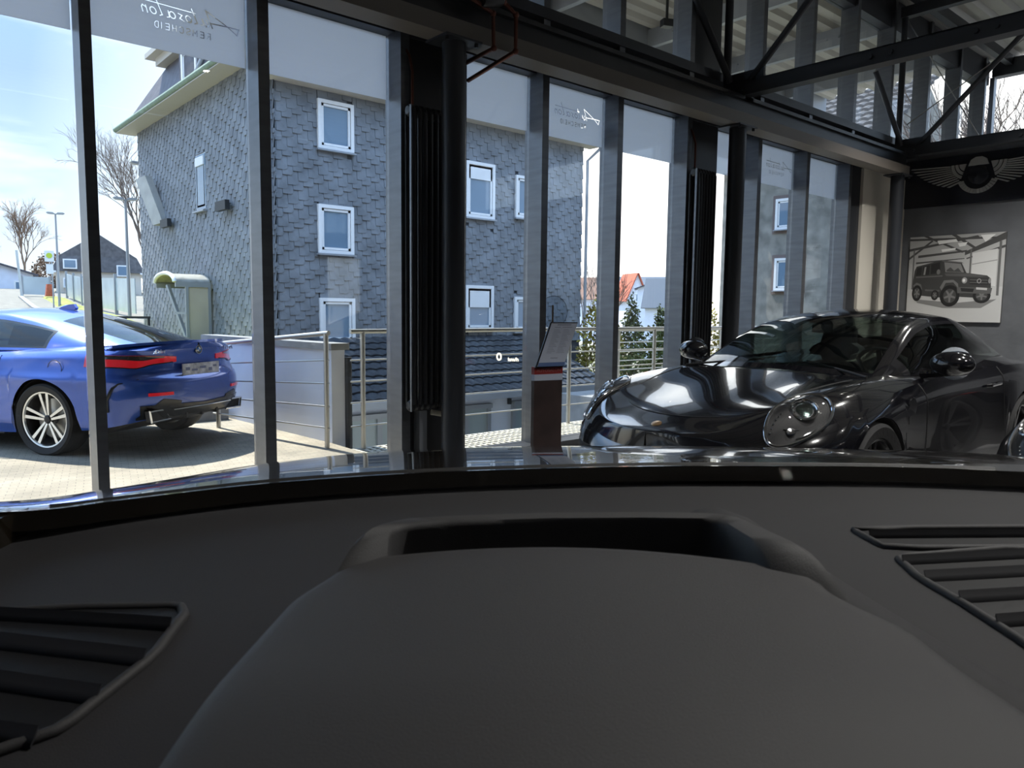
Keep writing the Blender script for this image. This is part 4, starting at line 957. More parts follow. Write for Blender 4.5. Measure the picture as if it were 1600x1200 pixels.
# ================================================================== CARS
class Shell:
    """car body: a stack of plan outlines (side shell) closed by a height-field top. x from nose 0 to tail L, y>0 right side."""
    def __init__(s, L, W, zbot, zedge, ztop, inset, na, nb, fa, fb, arches, n=150):
        s.L, s.W, s.zbot, s.zedge, s.ztop, s.inset = L, W, zbot, zedge, ztop, inset
        s.na, s.nb, s.fa, s.fb, s.arches = na, nb, fa, fb, arches
        t = np.linspace(0, 1, n+1); a = .5*(1-np.cos(PI*t)); a = .55*a + .45*t   # denser at the ends
        s.x = a*L; s.y = s.halfw(s.x)
        # resample by arc length near the ends
        X = np.concatenate([np.geomspace(1e-4, fa, 60)-1e-4, np.linspace(fa, L-fb, 130)[1:-1], L-(np.geomspace(1e-4, fb, 60)-1e-4)[::-1]])
        s.x = X; s.y = s.halfw(X)
        dx, dy = np.gradient(X), np.gradient(s.y); l = np.hypot(dx, dy)+1e-9
        s.nx, s.ny = -dy/l, dx/l
        s.nx[0], s.ny[0], s.nx[-1], s.ny[-1] = -1, 0, 1, 0
        s.arc = np.concatenate([[0], np.cumsum(np.hypot(np.diff(X), np.diff(s.y)))])
    def halfw(s, x):
        x = np.asarray(x, float)
        f = np.where(x < s.fa, (1-np.clip((s.fa-x)/s.fa, 0, 1)**s.na)**(1/s.na), 1)
        r = np.where(x > s.L-s.fb, (1-np.clip((x-s.L+s.fb)/s.fb, 0, 1)**s.nb)**(1/s.nb), 1)
        return s.W(x)*f*r
    def low(s, x):
        z = s.zbot(x)
        for xc, zc, R_ in s.arches:
            d = R_*R_-(x-xc)**2; z = np.where(d > 0, np.maximum(z, zc+np.sqrt(np.maximum(d, 0))), z)
        return z
    def pt(s, i, z, off=0.0):
        """point on the shell at outline index i (array ok), height z, pushed out by off"""
        d = s.inset(s.x[i], z, s.nx[i], s.zedge(s.x[i])) - off
        return np.stack([s.x[i]-s.nx[i]*d, np.maximum(s.y[i]-s.ny[i]*d, 0) if np.ndim(d) else max(s.y[i]-s.ny[i]*d, 0), z+0*s.x[i]], -1)
    def mesh(s, nv=26, nk=18):
        b = MB(); idx = np.arange(len(s.x)); lo, hi = s.low(s.x), s.zedge(s.x)
        for sg in (1, -1):
            G = []
            for j in range(nv+1):
                v = j/nv; z = lo + (hi-lo)*v
                p = s.pt(idx, z); p[:, 1] *= sg; G.append(p)
            b.grid(np.array(G), flip=sg < 0)
            top = G[-1].copy(); T = []
            spx = np.clip(top[:, 0], .25, s.L-.25)
            for k in range(nk+1):
                q = k/nk; X = top[:, 0]*(1-q)+spx*q if False else top[:, 0]
                Y = top[:, 1]*(1-q); z = s.ztop(X, np.abs(Y), np.abs(top[:, 1]), hi)
                T.append(np.stack([X, Y, z], -1))
            b.grid(np.array(T), flip=sg < 0)
        return b
    def patch(s, b, i0, i1, zlo, zhi, off=.006, thick=.012, nv=5, side=1):
        """panel laid on the shell between outline indices, zlo/zhi functions of 0..1"""
        ii = np.arange(i0, i1+1); u = np.linspace(0, 1, len(ii)); a = np.array([zlo(t) for t in u]); c = np.array([zhi(t) for t in u]); G = []; B = []
        for j in range(nv+1):
            z = a+(c-a)*j/nv; p = s.pt(ii, z, off); q = s.pt(ii, z, off-thick); p[:,1]*=side; q[:,1]*=side; G.append(p); B.append(q)
        b.sheet(np.array(G), np.array(B)-np.array(G)); return b
    def idx(s, x=None, arc_from_tail=None, arc_from_nose=None):
        if arc_from_tail is not None: return int(np.argmin(np.abs(s.arc[-1]-s.arc-arc_from_tail)))
        if arc_from_nose is not None: return int(np.argmin(np.abs(s.arc-arc_from_nose)))
        return int(np.argmin(np.abs(s.x-x)))

def greenhouse(xs, f, bowf, nt=14, nk=14):
    """grid of the cabin: rows x, columns belt(0) -> rail(nt) -> centre(nt+nk); right half"""
    G = np.zeros((len(xs), nt+nk+1, 3))
    for i, x in enumerate(xs):
        yb, zb, yr, zr, zc = f['yB'](x), f['zB'](x), f['yR'](x), f['zR'](x), f['zC'](x)
        for j in range(nt+nk+1):
            if j <= nt:
                t = j/nt; y = yb+(yr-yb)*t; z = zb+(zr-zb)*t; bl = .030*math.sin(PI*t)*min(1, (zr-zb)/.2); y += bl*.8; z += bl*.25
            else:
                k = (j-nt)/nk; y = yr*(1-k); z = zr+(zc-zr)*(1-(1-k)**2.2)
            G[i, j] = (x + bowf(x, y), y, z)
    return G
def gh_parts(car, xs, G, nt, nk, regions, body_mat, prefix_name='roof_shell'):
    """split cabin faces into glass parts and body; regions: name -> (mat, fn(i, j) -> bool, both/right/left)"""
    n, m = G.shape[:2]; made = {}
    for sg in (1, -1):
        P = G.copy(); P[:, :, 1] *= sg
        for i in range(n-1):
            for j in range(m-1):
                key = (prefix_name, body_mat)
                for nm, mt, fn, split in regions:
                    if fn(i, j): key = (nm + ('' if not split else ('|r' if sg > 0 else '|l')), mt); break
                b = made.setdefault(key, MB())
                q = [P[i, j], P[i+1, j], P[i+1, j+1], P[i, j+1]]
                b.add(q if sg > 0 else q[::-1], [(0, 1, 2, 3)])
    out = {}
    import bmesh
    for (nm, mt), b in made.items():
        o = b.build(nm.split('|')[0], mt, car, smooth=None)
        bm = bmesh.new(); bm.from_mesh(o.data); bmesh.ops.remove_doubles(bm, verts=bm.verts, dist=1e-5)
        bmesh.ops.recalc_face_normals(bm, faces=bm.faces); bm.to_mesh(o.data); bm.free()
        o.data.shade_smooth(); o.data.set_sharp_from_angle(angle=rad(50)); out.setdefault(nm, o)
    return out

def wheel(car, x, y, r, w, rimr, style, name='wheel', rim_m='rim_dark', face_m='rim_bright', steer=0.0):
    """y<0 is the left side; outer face points away from the car"""
    s = 1 if y > 0 else -1
    c, ax = (x, y, r), unit(V(math.sin(steer), s*math.cos(steer), 0))
    b = MB(); h = w/2
    b.lathe([(rimr*1.0,-h*.8),(r*.93,-h),(r*.985,-h*.85),(r,-h*.5),(r,h*.5),(r*.985,h*.85),(r*.93,h*.98),(rimr*1.03,h*.86),(rimr*1.0,h*.6),(rimr*.97,-h*.5)], c, ax, 56, closed=True)
    for k in range(3): b.lathe([(r+.001,-h*.3+k*h*.3-.004),(r+.003,-h*.3+k*h*.3),(r+.001,-h*.3+k*h*.3+.004)], c, ax, 56)
    t = b.build('tyre', 'rubber', car)
    b = MB(); b.lathe([(rimr*.97,-h*.7),(rimr*.9,-h*.3),(rimr*.9,h*.45),(rimr*.97,h*.7),(rimr*1.01,h*.78),(rimr*1.01,h*.55)], c, ax, 56)
    b.lathe([(0,-h*.2),(rimr*.86,-h*.25),(rimr*.86,-h*.3),(0,-h*.3)], c, ax, 40)
    rm = b.build('rim', rim_m, car)
    b = MB(); b.lathe([(rimr*.985,h*.74),(rimr*1.005,h*.8),(rimr*.955,h*.77),(rimr*.93,h*.66),(rimr*.955,h*.64)], c, ax, 56, closed=True)
    u = unit(np.cross(ax, V(0,0,1))); wv = np.cross(u, ax)
    def P(rr, a, hh): return V(*c) + (u*math.cos(a)+wv*math.sin(a))*rr + ax*hh
    ns = style.get('n', 5)
    for k in range(ns):
        a0 = 2*PI*k/ns + style.get('rot', .3)
        for e in style['legs']:
            a1 = a0+e[0]; a2 = a0+e[1]; wd0, wd1 = e[2], e[3]
            p, q = P(rimr*.16, a1, h*.52), P(rimr*.95, a2, h*.70); dd = unit(q-p); sd = unit(np.cross(dd, ax))
            b.add([p-sd*wd0, p+sd*wd0, q+sd*wd1, q-sd*wd1] + [z-ax*.03 for z in (p-sd*wd0, p+sd*wd0, q+sd*wd1, q-sd*wd1)], [(0,1,2,3),(7,6,5,4),(0,4,5,1),(1,5,6,2),(2,6,7,3),(3,7,4,0)])
    b.build('spokes', face_m, rm, smooth=None)
    b = MB(); b.lathe([(0,h*.6),(rimr*.11,h*.58),(rimr*.16,h*.5),(rimr*.2,h*.3)], c, ax, 24); b.build('hub_cap', rim_m if face_m != 'gold' else 'gold', rm)
    b = MB(); b.lathe([(rimr*.2,-.01),(rimr*.72,-.01),(rimr*.72,-.03),(rimr*.2,-.03)], V(*c), ax, 36, closed=True); b.build('brake_disc', 'stainless', rm)
    return rm
def surf_line(car, pts, name, m='trim_black', r=.003):
    b = MB(); b.tube(pts, r, 6); return b.build(name, m, car)

# ------------------------------------------------------------------ black sports coupe
def build_sports(loc, rz, label):
    car = thing('sports_car', label, 'car', loc, rz)
    L = 4.49
    W = pchip([0,.5,.95,1.4,2.2,2.8,3.4,4.0,4.49], [.84,.87,.895,.865,.86,.875,.925,.91,.86])
    zb = pchip([0,.3,1.5,3.0,4.2,4.49], [.20,.17,.17,.18,.22,.30])
    ze = pchip([0,.12,.3,.6,.95,1.4,2.0,2.6,3.1,3.6,4.1,4.49], [.50,.56,.62,.70,.755,.82,.86,.875,.90,.90,.83,.74])
    zcen = pchip([0,.04,.12,.4,.8,1.2,1.5,1.8,3.2,3.6,4.0,4.3,4.49], [.53,.595,.635,.70,.785,.855,.905,.92,.95,.97,.95,.87,.76])
    zf = pchip([0,.12,.3,.5,.75,1.0,1.4,2.0,2.6,3.1,3.5,4.0,4.49], [.53,.64,.715,.785,.835,.86,.885,.905,.92,.955,.95,.86,.74])
    W, ze = smooth1(W,0,L,.15), smooth1(ze,0,L,.10); zcs, zfs = smooth1(zcen,0,L,.13), smooth1(zf,0,L,.13)
    zc0, zf0 = zcen, zf
    zcen = lambda x: zc0(x)*(1-sstep(.02,.25,x)) + zcs(x)*sstep(.02,.25,x)
    zf = lambda x: zf0(x)*(1-sstep(.02,.3,x)) + zfs(x)*sstep(.02,.3,x)
    def zt(x, r, yw, hi):
        yc = np.minimum(.66, .80*yw); m = sstep(.12, .42, x)
        zfe = np.where(m > 0, zcen(x)+(zf(x)-zcen(x))*m, zcen(x)); 
        t = sstep(.34, 1.0, r/np.maximum(yc, 1e-3)); cr = .025*(1-np.clip(r/.5, 0, 1)**2)*sstep(0, .5, x)
        inner = zcen(x)*(1-t)+zfe*t + cr*(1-t)
        q = np.clip((r-yc)/np.maximum(yw-yc, 1e-4), 0, 1); outer = zfe-(zfe-hi)*q**2
        return np.where(r <= yc, inner, outer)
    def inset(x, z, nx, hi):
        side = .02*sstep(.35,.17,z)+ .012*sstep(.5,.9,z)+.06*np.clip((z-hi+.12)/.12, 0, 1)**2
        front = .03*sstep(.42,.2,z) + .055*np.clip((z-hi+.16)/.16, 0, 1)**2
        k = sstep(.3,.8,np.abs(nx)); return side*(1-k)+front*k
    arches = [(.98,.335,.365),(3.43,.34,.375)]
    S = Shell(L, W, zb, ze, zt, inset, 2.35, 2.5, .80, .7, arches)
    S.mesh().build('body', 'paint_black', car, smooth=40)
    # wheel wells and underside
    b = MB(); b.box(.35, 4.2, -.7, .7, .16, .45); b.box(1.5, 2.9, -.8, .8, .16, .5); b.build('underbody', 'plastic_black', car, smooth=None)
    for xc, zc, R_ in arches:
        for s in (-1, 1):
            b = MB(); G = np.array([[(xc+R_*math.cos(a), s*yy, zc+R_*math.sin(a)) for a in np.linspace(-.25, PI+.25, 28)] for yy in (.55, .87)]); b.grid(G)
            b.build('wheel_well', 'plastic_black', car)
    f = dict(yB=pchip([1.16,1.5,2.2,2.8,3.3,3.8,4.2],[.665,.735,.755,.745,.70,.60,.50]), zB=pchip([1.16,1.6,2.4,3.0,3.4,3.8,4.2],[.855,.885,.905,.925,.945,.92,.845]),
             yR=pchip([1.16,1.5,1.96,2.4,2.8,3.2,3.6,4.2],[.655,.61,.545,.525,.525,.52,.52,.46]), zR=pchip([1.16,1.4,1.7,1.96,2.3,2.6,3.0,3.4,3.7,4.2],[.865,.97,1.10,1.185,1.235,1.24,1.185,1.075,.98,.85]),
             zC=pchip([1.16,1.4,1.7,1.96,2.2,2.45,2.8,3.2,3.6,4.0,4.25],[.90,1.015,1.155,1.245,1.285,1.298,1.28,1.20,1.075,.945,.86]))
    bow = lambda x, y: .28 - .06*(x-1.16) - .16*(1-min(1, (y/.66))**2)*float(sstep(2.3, 1.2, x)) + .06*(1-min(1, (y/.6))**2)*float(sstep(3.0, 3.8, x))
    xs = np.concatenate([np.linspace(1.16, 1.96, 28), np.linspace(1.96, 2.98, 26)[1:], np.linspace(2.98, 3.55, 18)[1:], np.linspace(3.55, 4.22, 14)[1:]])
    nt, nk = 14, 14; G = greenhouse(xs, f, bow, nt, nk)
    regs = [('windscreen','carglass', lambda i,j: j >= nt+1 and 2 <= i < 27, False),
            ('side_window','carglass', lambda i,j: 1 <= j < nt-2 and 1.44 < xs[i] < 3.42, True),
            ('rear_window','carglass', lambda i,j: j >= nt+2 and 3.0 < xs[i] < 3.52, False),
            ('window_trim','trim_black', lambda i,j: j < nt-1 and 1.36 < xs[i] < 3.46, True)]
    gh_parts(car, xs, G, nt, nk, regs, 'paint_black')
    # headlights, indicators, badge, bumper intakes, lines
    from mathutils.bvhtree import BVHTree
    bo = [o for o in bpy.data.objects if o.parent == car and o.name.startswith('body')][0]
    bvh = BVHTree.FromPolygons([tuple(q.co) for q in bo.data.vertices], [tuple(p.vertices) for p in bo.data.polygons])
    for s in (-1, 1):
        c = V(.47, s*.655, .70); n = unit(V(-.56, s*.42, .72)); u = unit(V(.74, s*.22, .60)-n*np.dot(n, V(.74, s*.22, .60))); v = np.cross(n, u)
        A, B_ = .235, .122
        def on(a, r_, off):
            p = c + u*A*r_*math.cos(a) + v*B_*r_*math.sin(a)*(1+.16*math.cos(a)*(1)) + n*.5
            h = bvh.ray_cast(Vector(p), Vector(-n))
            q = np.array(h[0]) if h[0] is not None else p - n*.5
            return q + n*off
        AA = np.linspace(0, 2*PI, 56, endpoint=False)
        b = MB(); b.tube([on(a, 1.0, .012) for a in AA], .0095, 8, closed=True); b.grid(np.array([[on(a, 1.02, -.01) for a in AA], [on(a, 1.0, .014) for a in AA]]), cv=True); hl = b.build('headlight', 'chrome', car)
        b = MB(); b.grid(np.array([[on(a, r_, .014+.020*(1-r_**2)) for a in AA] for r_ in np.linspace(.001, 1, 10)]), cv=True); b.build('lamp_lens', 'lens', hl)
        b = MB(); b.grid(np.array([[on(a, r_, .004) for a in AA] for r_ in np.linspace(.001, 1, 10)]), cv=True); b.build('lamp_bowl', 'dash_dark', hl)
        pc_ = on(0, .22, -.004)
        b = MB(); b.lathe([(.066,0),(.071,.022),(.064,.026),(.057,.02),(.05,.008)], pc_, n, 36); b.build('projector_ring', 'chrome', hl)
        b = MB(); b.lathe([(.044,.008),(.040,.020),(.026,.028),(0,.031)], pc_, n, 28); b.build('projector_lens', 'carglass', hl)
        b = MB(); b.lathe([(.046,.009),(.03,.012),(0,.013)], pc_, n, 24)
        for k in range(4):
            a = .8+k*.9; b.ball(pc_ + (u*math.cos(a)+v*math.sin(a))*.055 + n*.022, .006, 8, 5)
        for k in range(6): b.ball(on(2.75-.16*k, .86-.05*k, .008), .0045, 8, 5)
        b.tube([on(a, .84, .008) for a in np.linspace(4.05, 4.75, 10)], [.002,.004,.005,.006,.006,.006,.006,.005,.004,.002], 6)
        q0, q1 = on(PI, .52, .008), on(4.2, .55, .008); b.tube([q0, q0*.5+q1*.5-u*.01, q1], .003, 6)
        b.lathe([(.020,.0),(.024,.008),(.018,.012),(0,.010)], on(3.75, .56, .004), n, 20)
        b.build('reflector', 'chrome', hl)
        i0 = S.idx(arc_from_nose=.52); i1 = S.idx(arc_from_nose=.86)
        b = MB(); S.patch(b, i0, i1, lambda t: .505-.01*t, lambda t: .535, .004, .02, 3, s); b.build('indicator_lamp', 'lens', car)
        b = MB(); S.patch(b, S.idx(arc_from_nose=.45), S.idx(arc_from_nose=.85), lambda t: .27, lambda t: .46, .004, .02, 3, s); b.build('air_intake', 'plastic_black', car)
        b = MB(); S.patch(b, S.idx(arc_from_nose=.87), S.idx(arc_from_nose=.93), lambda t: .53, lambda t: .55, .004, .02, 3, s); b.build('side_marker', 'lamp_smoke', car)
        # mirror
        mp = V(1.79, s*.93, .965)
        b = MB(); b.ball(mp, (.09,.125,.075), 20, 12); b.v = [((p[0] if p[0] < mp[0]+.035 else mp[0]+.035), p[1], p[2]) for p in b.v]; mo = b.build('door_mirror', 'paint_black', car)
        b = MB(); b.tube([(1.80, s*.76, .895), (1.79, s*.83, .90), (1.785, s*.90, .915)], [.035,.024,.03], 10); b.build('mirror_stalk', 'paint_black', mo)
        b = MB(); b.lathe([(0,0),(.1,0)], mp+V(.037,0,0), (1,0,0), 24); b.build('mirror_glass', 'chrome', mo)
        # handle, door lines
        idl = S.idx(x=2.62)
        b = MB(); yh = float(S.pt(S.idx(x=2.55), .775)[1]); b.tube([(2.68, s*(yh+.002), .775), (2.70, s*(yh+.028), .777), (2.88, s*(yh+.032), .785), (2.92, s*(yh+.006), .787)], [.010,.013,.013,.008], 8); b.build('door_handle', 'paint_black', car)
        for xl in (1.66, 2.98):
            i = S.idx(x=xl); zs = np.linspace(.24 if xl < 2 else .3, float(ze(xl))-.002, 24)
            pts = [S.pt(i, z, .0005)*V(1, s, 1) + V(.06*(1-((z-.25)/.6))**2*(1 if xl < 2 else 2.4)*(1 if xl > 2 else -1), 0, 0)*.6 for z in zs]
            surf_line(car, pts, 'door_gap', 'plastic_black', .0035)
        b = MB(); b.lathe([(0,.001),(.055,.001),(.06,-.004)], S.pt(S.idx(x=1.42), .72, .001)*V(1,s,1), (0,s,0), 28); b.build('fuel_flap' if s > 0 else 'side_badge', 'paint_black', car)
    # bonnet shut line
    def hood(x, y): return float(zt(np.array([x]), np.array([abs(y)]), S.halfw(np.array([x])), ze(np.array([x])))[0])+.001
    pts = [(.26+.16*abs(q)**2.2 + (0 if abs(q) < 1 else 0), q*.47, 0) for q in np.linspace(-1, 1, 41)]
    surf_line(car, [(x, y, hood(x, y)) for x, y, _ in pts], 'bonnet_gap', 'plastic_black', .003)
    for s in (-1, 1): surf_line(car, [(x, s*y, hood(x, y)) for x, y in zip(np.linspace(.42, 1.2, 24), np.linspace(.47, .60, 24))], 'bonnet_gap', 'plastic_black', .003)
    b = MB(); b.lathe([(0,.008),(.022,.007),(.03,.003),(.03,-.003)], (.15, 0, hood(.15, 0)), (-.35, 0, 1), 20)
    b.build('bonnet_badge', pm('bronze badge', (.55,.36,.2), .3, .8), car)
    b = MB(); S.patch(b, 0, S.idx(arc_from_nose=.40), lambda t: .24, lambda t: .33, .004, .02, 3, 1); S.patch(b, 0, S.idx(arc_from_nose=.40), lambda t: .24, lambda t: .33, .004, .02, 3, -1); b.build('centre_intake', 'plastic_black', car)
    for s in (-1, 1):
        b = MB(); b.tube([(1.30+.02*k, s*.62*(1-k/14)+s*.02, .885+.004*k+.018*(1-(1-k/14)**2)) for k in range(12)], .008, 6); b.build('wiper', 'plastic_black', car)
    # cabin
    b = MB(); b.box(1.55, 3.4, -.66, .66, .2, .5); b.build('cabin_floor', 'interior', car, smooth=None)
    P = np.array([[(1.52+.35*t+(.06 if abs(y) < .3 else 0), y, .84+.05*t-.10*t**4-.03*abs(y)) for t in np.linspace(0, 1, 8)] for y in np.linspace(-.62, .62, 13)])
    b = MB(); b.sheet(P, (0.05,0,-.12)); b.build('dashboard', 'interior', car)
    for s in (-1, 1):
        st_ = MB()
        st_.sheet(np.array([[(2.45+.5*t, s*.36+.25*q*(1-.1*t), .48+.07*abs(q)**3-.05*math.sin(PI*t)*.8) for q in np.linspace(-1,1,9)] for t in np.linspace(0,1,6)]), (0,0,-.14))
        sc_ = st_.build('seat_cushion', 'seat', car)
        b = MB(); pr = [(.0,.25),(.22,.27),(.40,.255),(.49,.19),(.52,.13),(.62,.12),(.66,.09)]
        Pb = np.array([[(2.89+.30*t*.78/.78*1.0+.02*abs(q)**2*-3, s*.36+w_*q, .50+t) for q in np.linspace(-1,1,9)] for t, w_ in pr]); b.sheet(Pb, (.11,0,0)); b.build('seat_back', 'seat', car, smooth=50)
    b = MB(); wc = V(2.18, -.36, .86); ax = unit(V(.9,0,.42)); uu = V(0,1,0); ww = np.cross(ax, uu)
    b.tube([wc+(uu*math.cos(a)+ww*math.sin(a))*.18 for a in np.linspace(0,2*PI,32,endpoint=False)], .014, 8, closed=True)
    for a in (PI/2, PI*1.1, -PI*.1): b.bar(wc, wc+(uu*math.cos(a)+ww*math.sin(a))*.17, .035, .012, up=ax)
    b.ball(wc, (.05,.06,.05), 12, 8); b.build('steering_wheel', 'seat', car)
    b = MB(); b.prism([(3.05,.46),(3.5,.5),(3.5,.80),(3.2,.82)], (0,-.6,0), (1,0,0), (0,0,1), (0,1.2,0)); b.build('rear_bench', 'interior', car, smooth=None)
    b = MB(); b.ball((3.2,-.42,.88), (.07,.1,.07), 12, 8); b.build('red_cushion', 'red', car)
    b = MB(); b.box(2.08, 2.13, -.11, .11, 1.12, 1.18); b.build('inside_mirror', 'plastic_black', car, smooth=None)
    stl = dict(n=5, rot=.2, legs=[(-.12,-.16,.012,.014),(.12,.16,.012,.014)])
    for x, y in ((.98,-.76),(.98,.76)): wheel(car, x, y, .335, .245, .245, stl, rim_m='rim_dark', face_m='trim_black')
    for x, y in ((3.43,-.77),(3.43,.77)): wheel(car, x, y, .34, .295, .25, stl, rim_m='rim_dark', face_m='trim_black')
    b = MB(); S.patch(b, S.idx(arc_from_tail=.75), len(S.x)-1, lambda t: .66, lambda t: .72, .004, .02, 3, 1); S.patch(b, S.idx(arc_from_tail=.75), len(S.x)-1, lambda t: .66, lambda t: .72, .004, .02, 3, -1); b.build('tail_lamp', 'lamp_red', car)
    return car
H9 = rad(180.4)
sport = build_sports((3.15, 2.59, 0), H9-PI, 'glossy black sports coupe with round headlights and bronze bonnet badge, facing left')
sp2 = dup(sport, (3.50, .30, 0), H9-PI, 'black car cut by the right frame edge, only a chrome-rimmed headlight shows')

# ------------------------------------------------------------------ blue coupe
def build_blue(loc, rz, label):
    car = thing('coupe_car', label, 'car', loc, rz)
    L = 4.77; O = L     # local x is 0 at the tail, negative towards the nose
    W = pchip([0,.8,1.4,2.4,3.2,3.69,4.2,4.77], [.86,.90,.885,.885,.90,.925,.885,.83])
    zb = pchip([0,.3,3.0,4.2,4.55,4.77], [.22,.17,.19,.27,.33,.37])
    ze = pchip([0,.3,1.0,1.6,2.6,3.3,3.7,4.2,4.5,4.77], [.60,.74,.84,.91,.94,.965,.98,.995,1.0,1.0])
    zcen = pchip([0,.2,.8,1.35,1.6,3.8,4.2,4.50,4.64,4.73,4.77], [.62,.80,.93,1.0,1.0,1.04,1.05,1.055,1.07,1.075,1.05])
    def zt(x, r, yw, hi):
        q = np.clip(r/np.maximum(yw, 1e-4), 0, 1); return zcen(x)-(zcen(x)-hi)*q**5
    tail = pchip([.22,.33,.45,.58,.68,.73,.77,.82,.90,.97,1.02,1.05], [.14,.08,.03,.0,.005,.03,.08,.10,.10,.09,.06,.03])
    def inset(x, z, nx, hi):
        side = .045*sstep(.32,.19,z) + .0 + .05*sstep(.72,.98,z) - .015*np.exp(-((z-.72)/.05)**2) + .05*np.clip((z-hi+.07)/.07, 0, 1)**2
        arch = -.018*np.exp(-((x-3.69)/.5)**2)*np.exp(-((z-.62)/.2)**2)
        k = sstep(.35,.9,nx); kf = sstep(.35,.9,-nx)
        return (side+arch)*(1-k)*(1-kf) + tail(z)*k + kf*(.08*sstep(.6,.85,z)+.04*sstep(.35,.2,z))
    arches = [(.86,.345,.375),(3.69,.345,.385)]
    S = Shell(L, W, zb, ze, zt, inset, 2.4, 2.9, .9, .62, arches)
    def T(b): b.v = [(p[0]-O, p[1], p[2]) for p in b.v]; return b
    def bd(b, n, m, par=car, sm=35): return T(b).build(n, m, par, smooth=sm)
    bd(S.mesh(34, 20), 'body', 'paint_blue', sm=40)
    b = MB(); b.box(.3, 4.1, -.7, .7, .19, .5); b.box(1.4, 3.1, -.82, .82, .17, .5); b.prism([(4.1,.19),(4.1,.5),(4.6,.5),(4.6,.36)], (0,-.6,0), (1,0,0), (0,0,1), (0,1.2,0)); bd(b, 'underbody', 'plastic_black', sm=None)
    for xc, zc, R_ in arches:
        for s in (-1, 1):
            b = MB(); b.grid(np.array([[(xc+R_*math.cos(a), s*yy, zc+R_*math.sin(a)) for a in np.linspace(-.3, PI+.3, 28)] for yy in (.5, .885)])); bd(b, 'wheel_well', 'plastic_black')
    f = dict(yB=pchip([1.4,1.8,2.4,3.1,3.7,4.2,4.45],[.72,.78,.80,.785,.73,.64,.58]), zB=pchip([1.4,2.0,3.0,3.6,4.0,4.45],[.95,.955,.975,.985,.99,1.0]),
             yR=pchip([1.4,2.1,2.5,3.1,3.7,4.2,4.45],[.71,.60,.565,.555,.55,.545,.54]), zR=pchip([1.4,1.8,2.15,2.45,2.8,3.2,3.6,3.9,4.2,4.45],[.965,1.13,1.265,1.315,1.315,1.265,1.18,1.11,1.045,1.01]),
             zC=pchip([1.4,1.8,2.15,2.45,2.8,3.2,3.6,3.9,4.2,4.5],[1.0,1.17,1.31,1.37,1.383,1.355,1.28,1.20,1.11,1.02]))
    bow = lambda x, y: -.16*(1-min(1, (y/.66))**2)*float(sstep(2.4, 1.5, x)) + .10*(1-min(1, (y/.6))**2)*float(sstep(3.5, 4.2, x))
    xs = np.concatenate([np.linspace(1.4, 2.15, 20), np.linspace(2.15, 3.42, 30)[1:], np.linspace(3.42, 4.36, 26)[1:], np.linspace(4.36, 4.46, 4)[1:]])
    nt, nk = 14, 14; G = greenhouse(xs, f, bow, nt, nk)
    regs = [('windscreen','darkglass', lambda i,j: j >= nt+1 and 2 <= i < 19, False),
            ('side_window','darkglass', lambda i,j: 2 <= j < nt-3 and 1.7 < xs[i] < 3.52 and not (2.5 < xs[i] < 2.56), True),
            ('rear_window','darkglass', lambda i,j: j >= nt+3 and 3.44 < xs[i] < 4.33, False),
            ('window_trim','trim_black', lambda i,j: 1 <= j < nt-2 and 1.6 < xs[i] < 3.57, True)]
    Gs = G.copy(); Gs[:, :, 0] -= O
    gh_parts(car, xs, Gs, nt, nk, regs, 'paint_blue')
    b = MB(); P = [(2.95+.20*t, 0, 1.383-.012*t+.055*math.sin(PI*min(1, t*1.1))**.7*t) for t in np.linspace(0,1,8)]
    b.grid(np.array([[(p[0], s_*.028*(1-.8*(k/8)), 1.372+(p[2]-1.372)) if s_ else (p[0], 0, p[2]+.012) for s_ in (-1, 0, 1)] for k, p in enumerate(P)]))
    b.prism([(2.95,1.375),(3.17,1.36),(3.19,1.385),(3.16,1.425),(3.10,1.42)], (0,-.018,0), (1,0,0), (0,0,1), (0,.036,0)); bd(b, 'roof_antenna', 'paint_blue', sm=50)
    ia = lambda a: S.idx(arc_from_tail=a)
    n_ = len(S.x)-1
    for s in (-1, 1):
        # tail lamp: from the flank around the corner, narrowing towards the plate
        i0, i1 = ia(1.24), ia(.30)
        lo = lambda t: .835+.01*t - .035*math.sin(PI*min(1, t*1.6))*(1 if t < .62 else 0); hi = lambda t: .895 - .008*t - .02*max(0, t-.6)
        b = MB(); S.patch(b, i0, i1, lambda t: .852+.028*t-.026*math.exp(-((t-.30)/.16)**2), lambda t: .962-.032*t, .010, .03, 6, s); tl = bd(b, 'tail_lamp', 'lamp_red')
        b = MB(); S.patch(b, i0+1, i1-8, lambda t: .925-.022*math.exp(-((t-.5)/.25)**2)+.0*t, lambda t: .960-.025*t, .014, .012, 4, s); bd(b, 'smoked_part', 'lamp_smoke', tl)
        b = MB(); S.patch(b, i0+2, i1-3, lambda t: .847+.028*t-.026*math.exp(-((t-.30)/.16)**2), lambda t: .856+.028*t-.026*math.exp(-((t-.30)/.16)**2), .014, .012, 2, s); bd(b, 'black_edge', 'trim_black', tl)
        b = MB(); S.patch(b, ia(.66), ia(.42), lambda t: .575, lambda t: .605, .010, .02, 3, s); bd(b, 'rear_reflector', 'lamp_red')
        # black air outlet behind the wheel
        b = MB(); b.tube([S.pt(ia(.74), .735, .001)*V(1,s,1), S.pt(ia(.90), .70, .004)*V(1,s,1), S.pt(ia(.955), .66, .006)*V(1,s,1), S.pt(ia(1.0), .55, .008)*V(1,s,1), S.pt(ia(1.03), .44, .006)*V(1,s,1)], [.003,.007,.014,.019,.021], 8); bd(b, 'air_outlet', 'trim_black')
        b = MB(); S.patch(b, ia(.76), ia(.34), lambda t: .35+.03*t, lambda t: .37+.20*min(1,t*2.2)-.06*t, .010, .04, 5, s); bd(b, 'bumper_corner', 'trim_black')
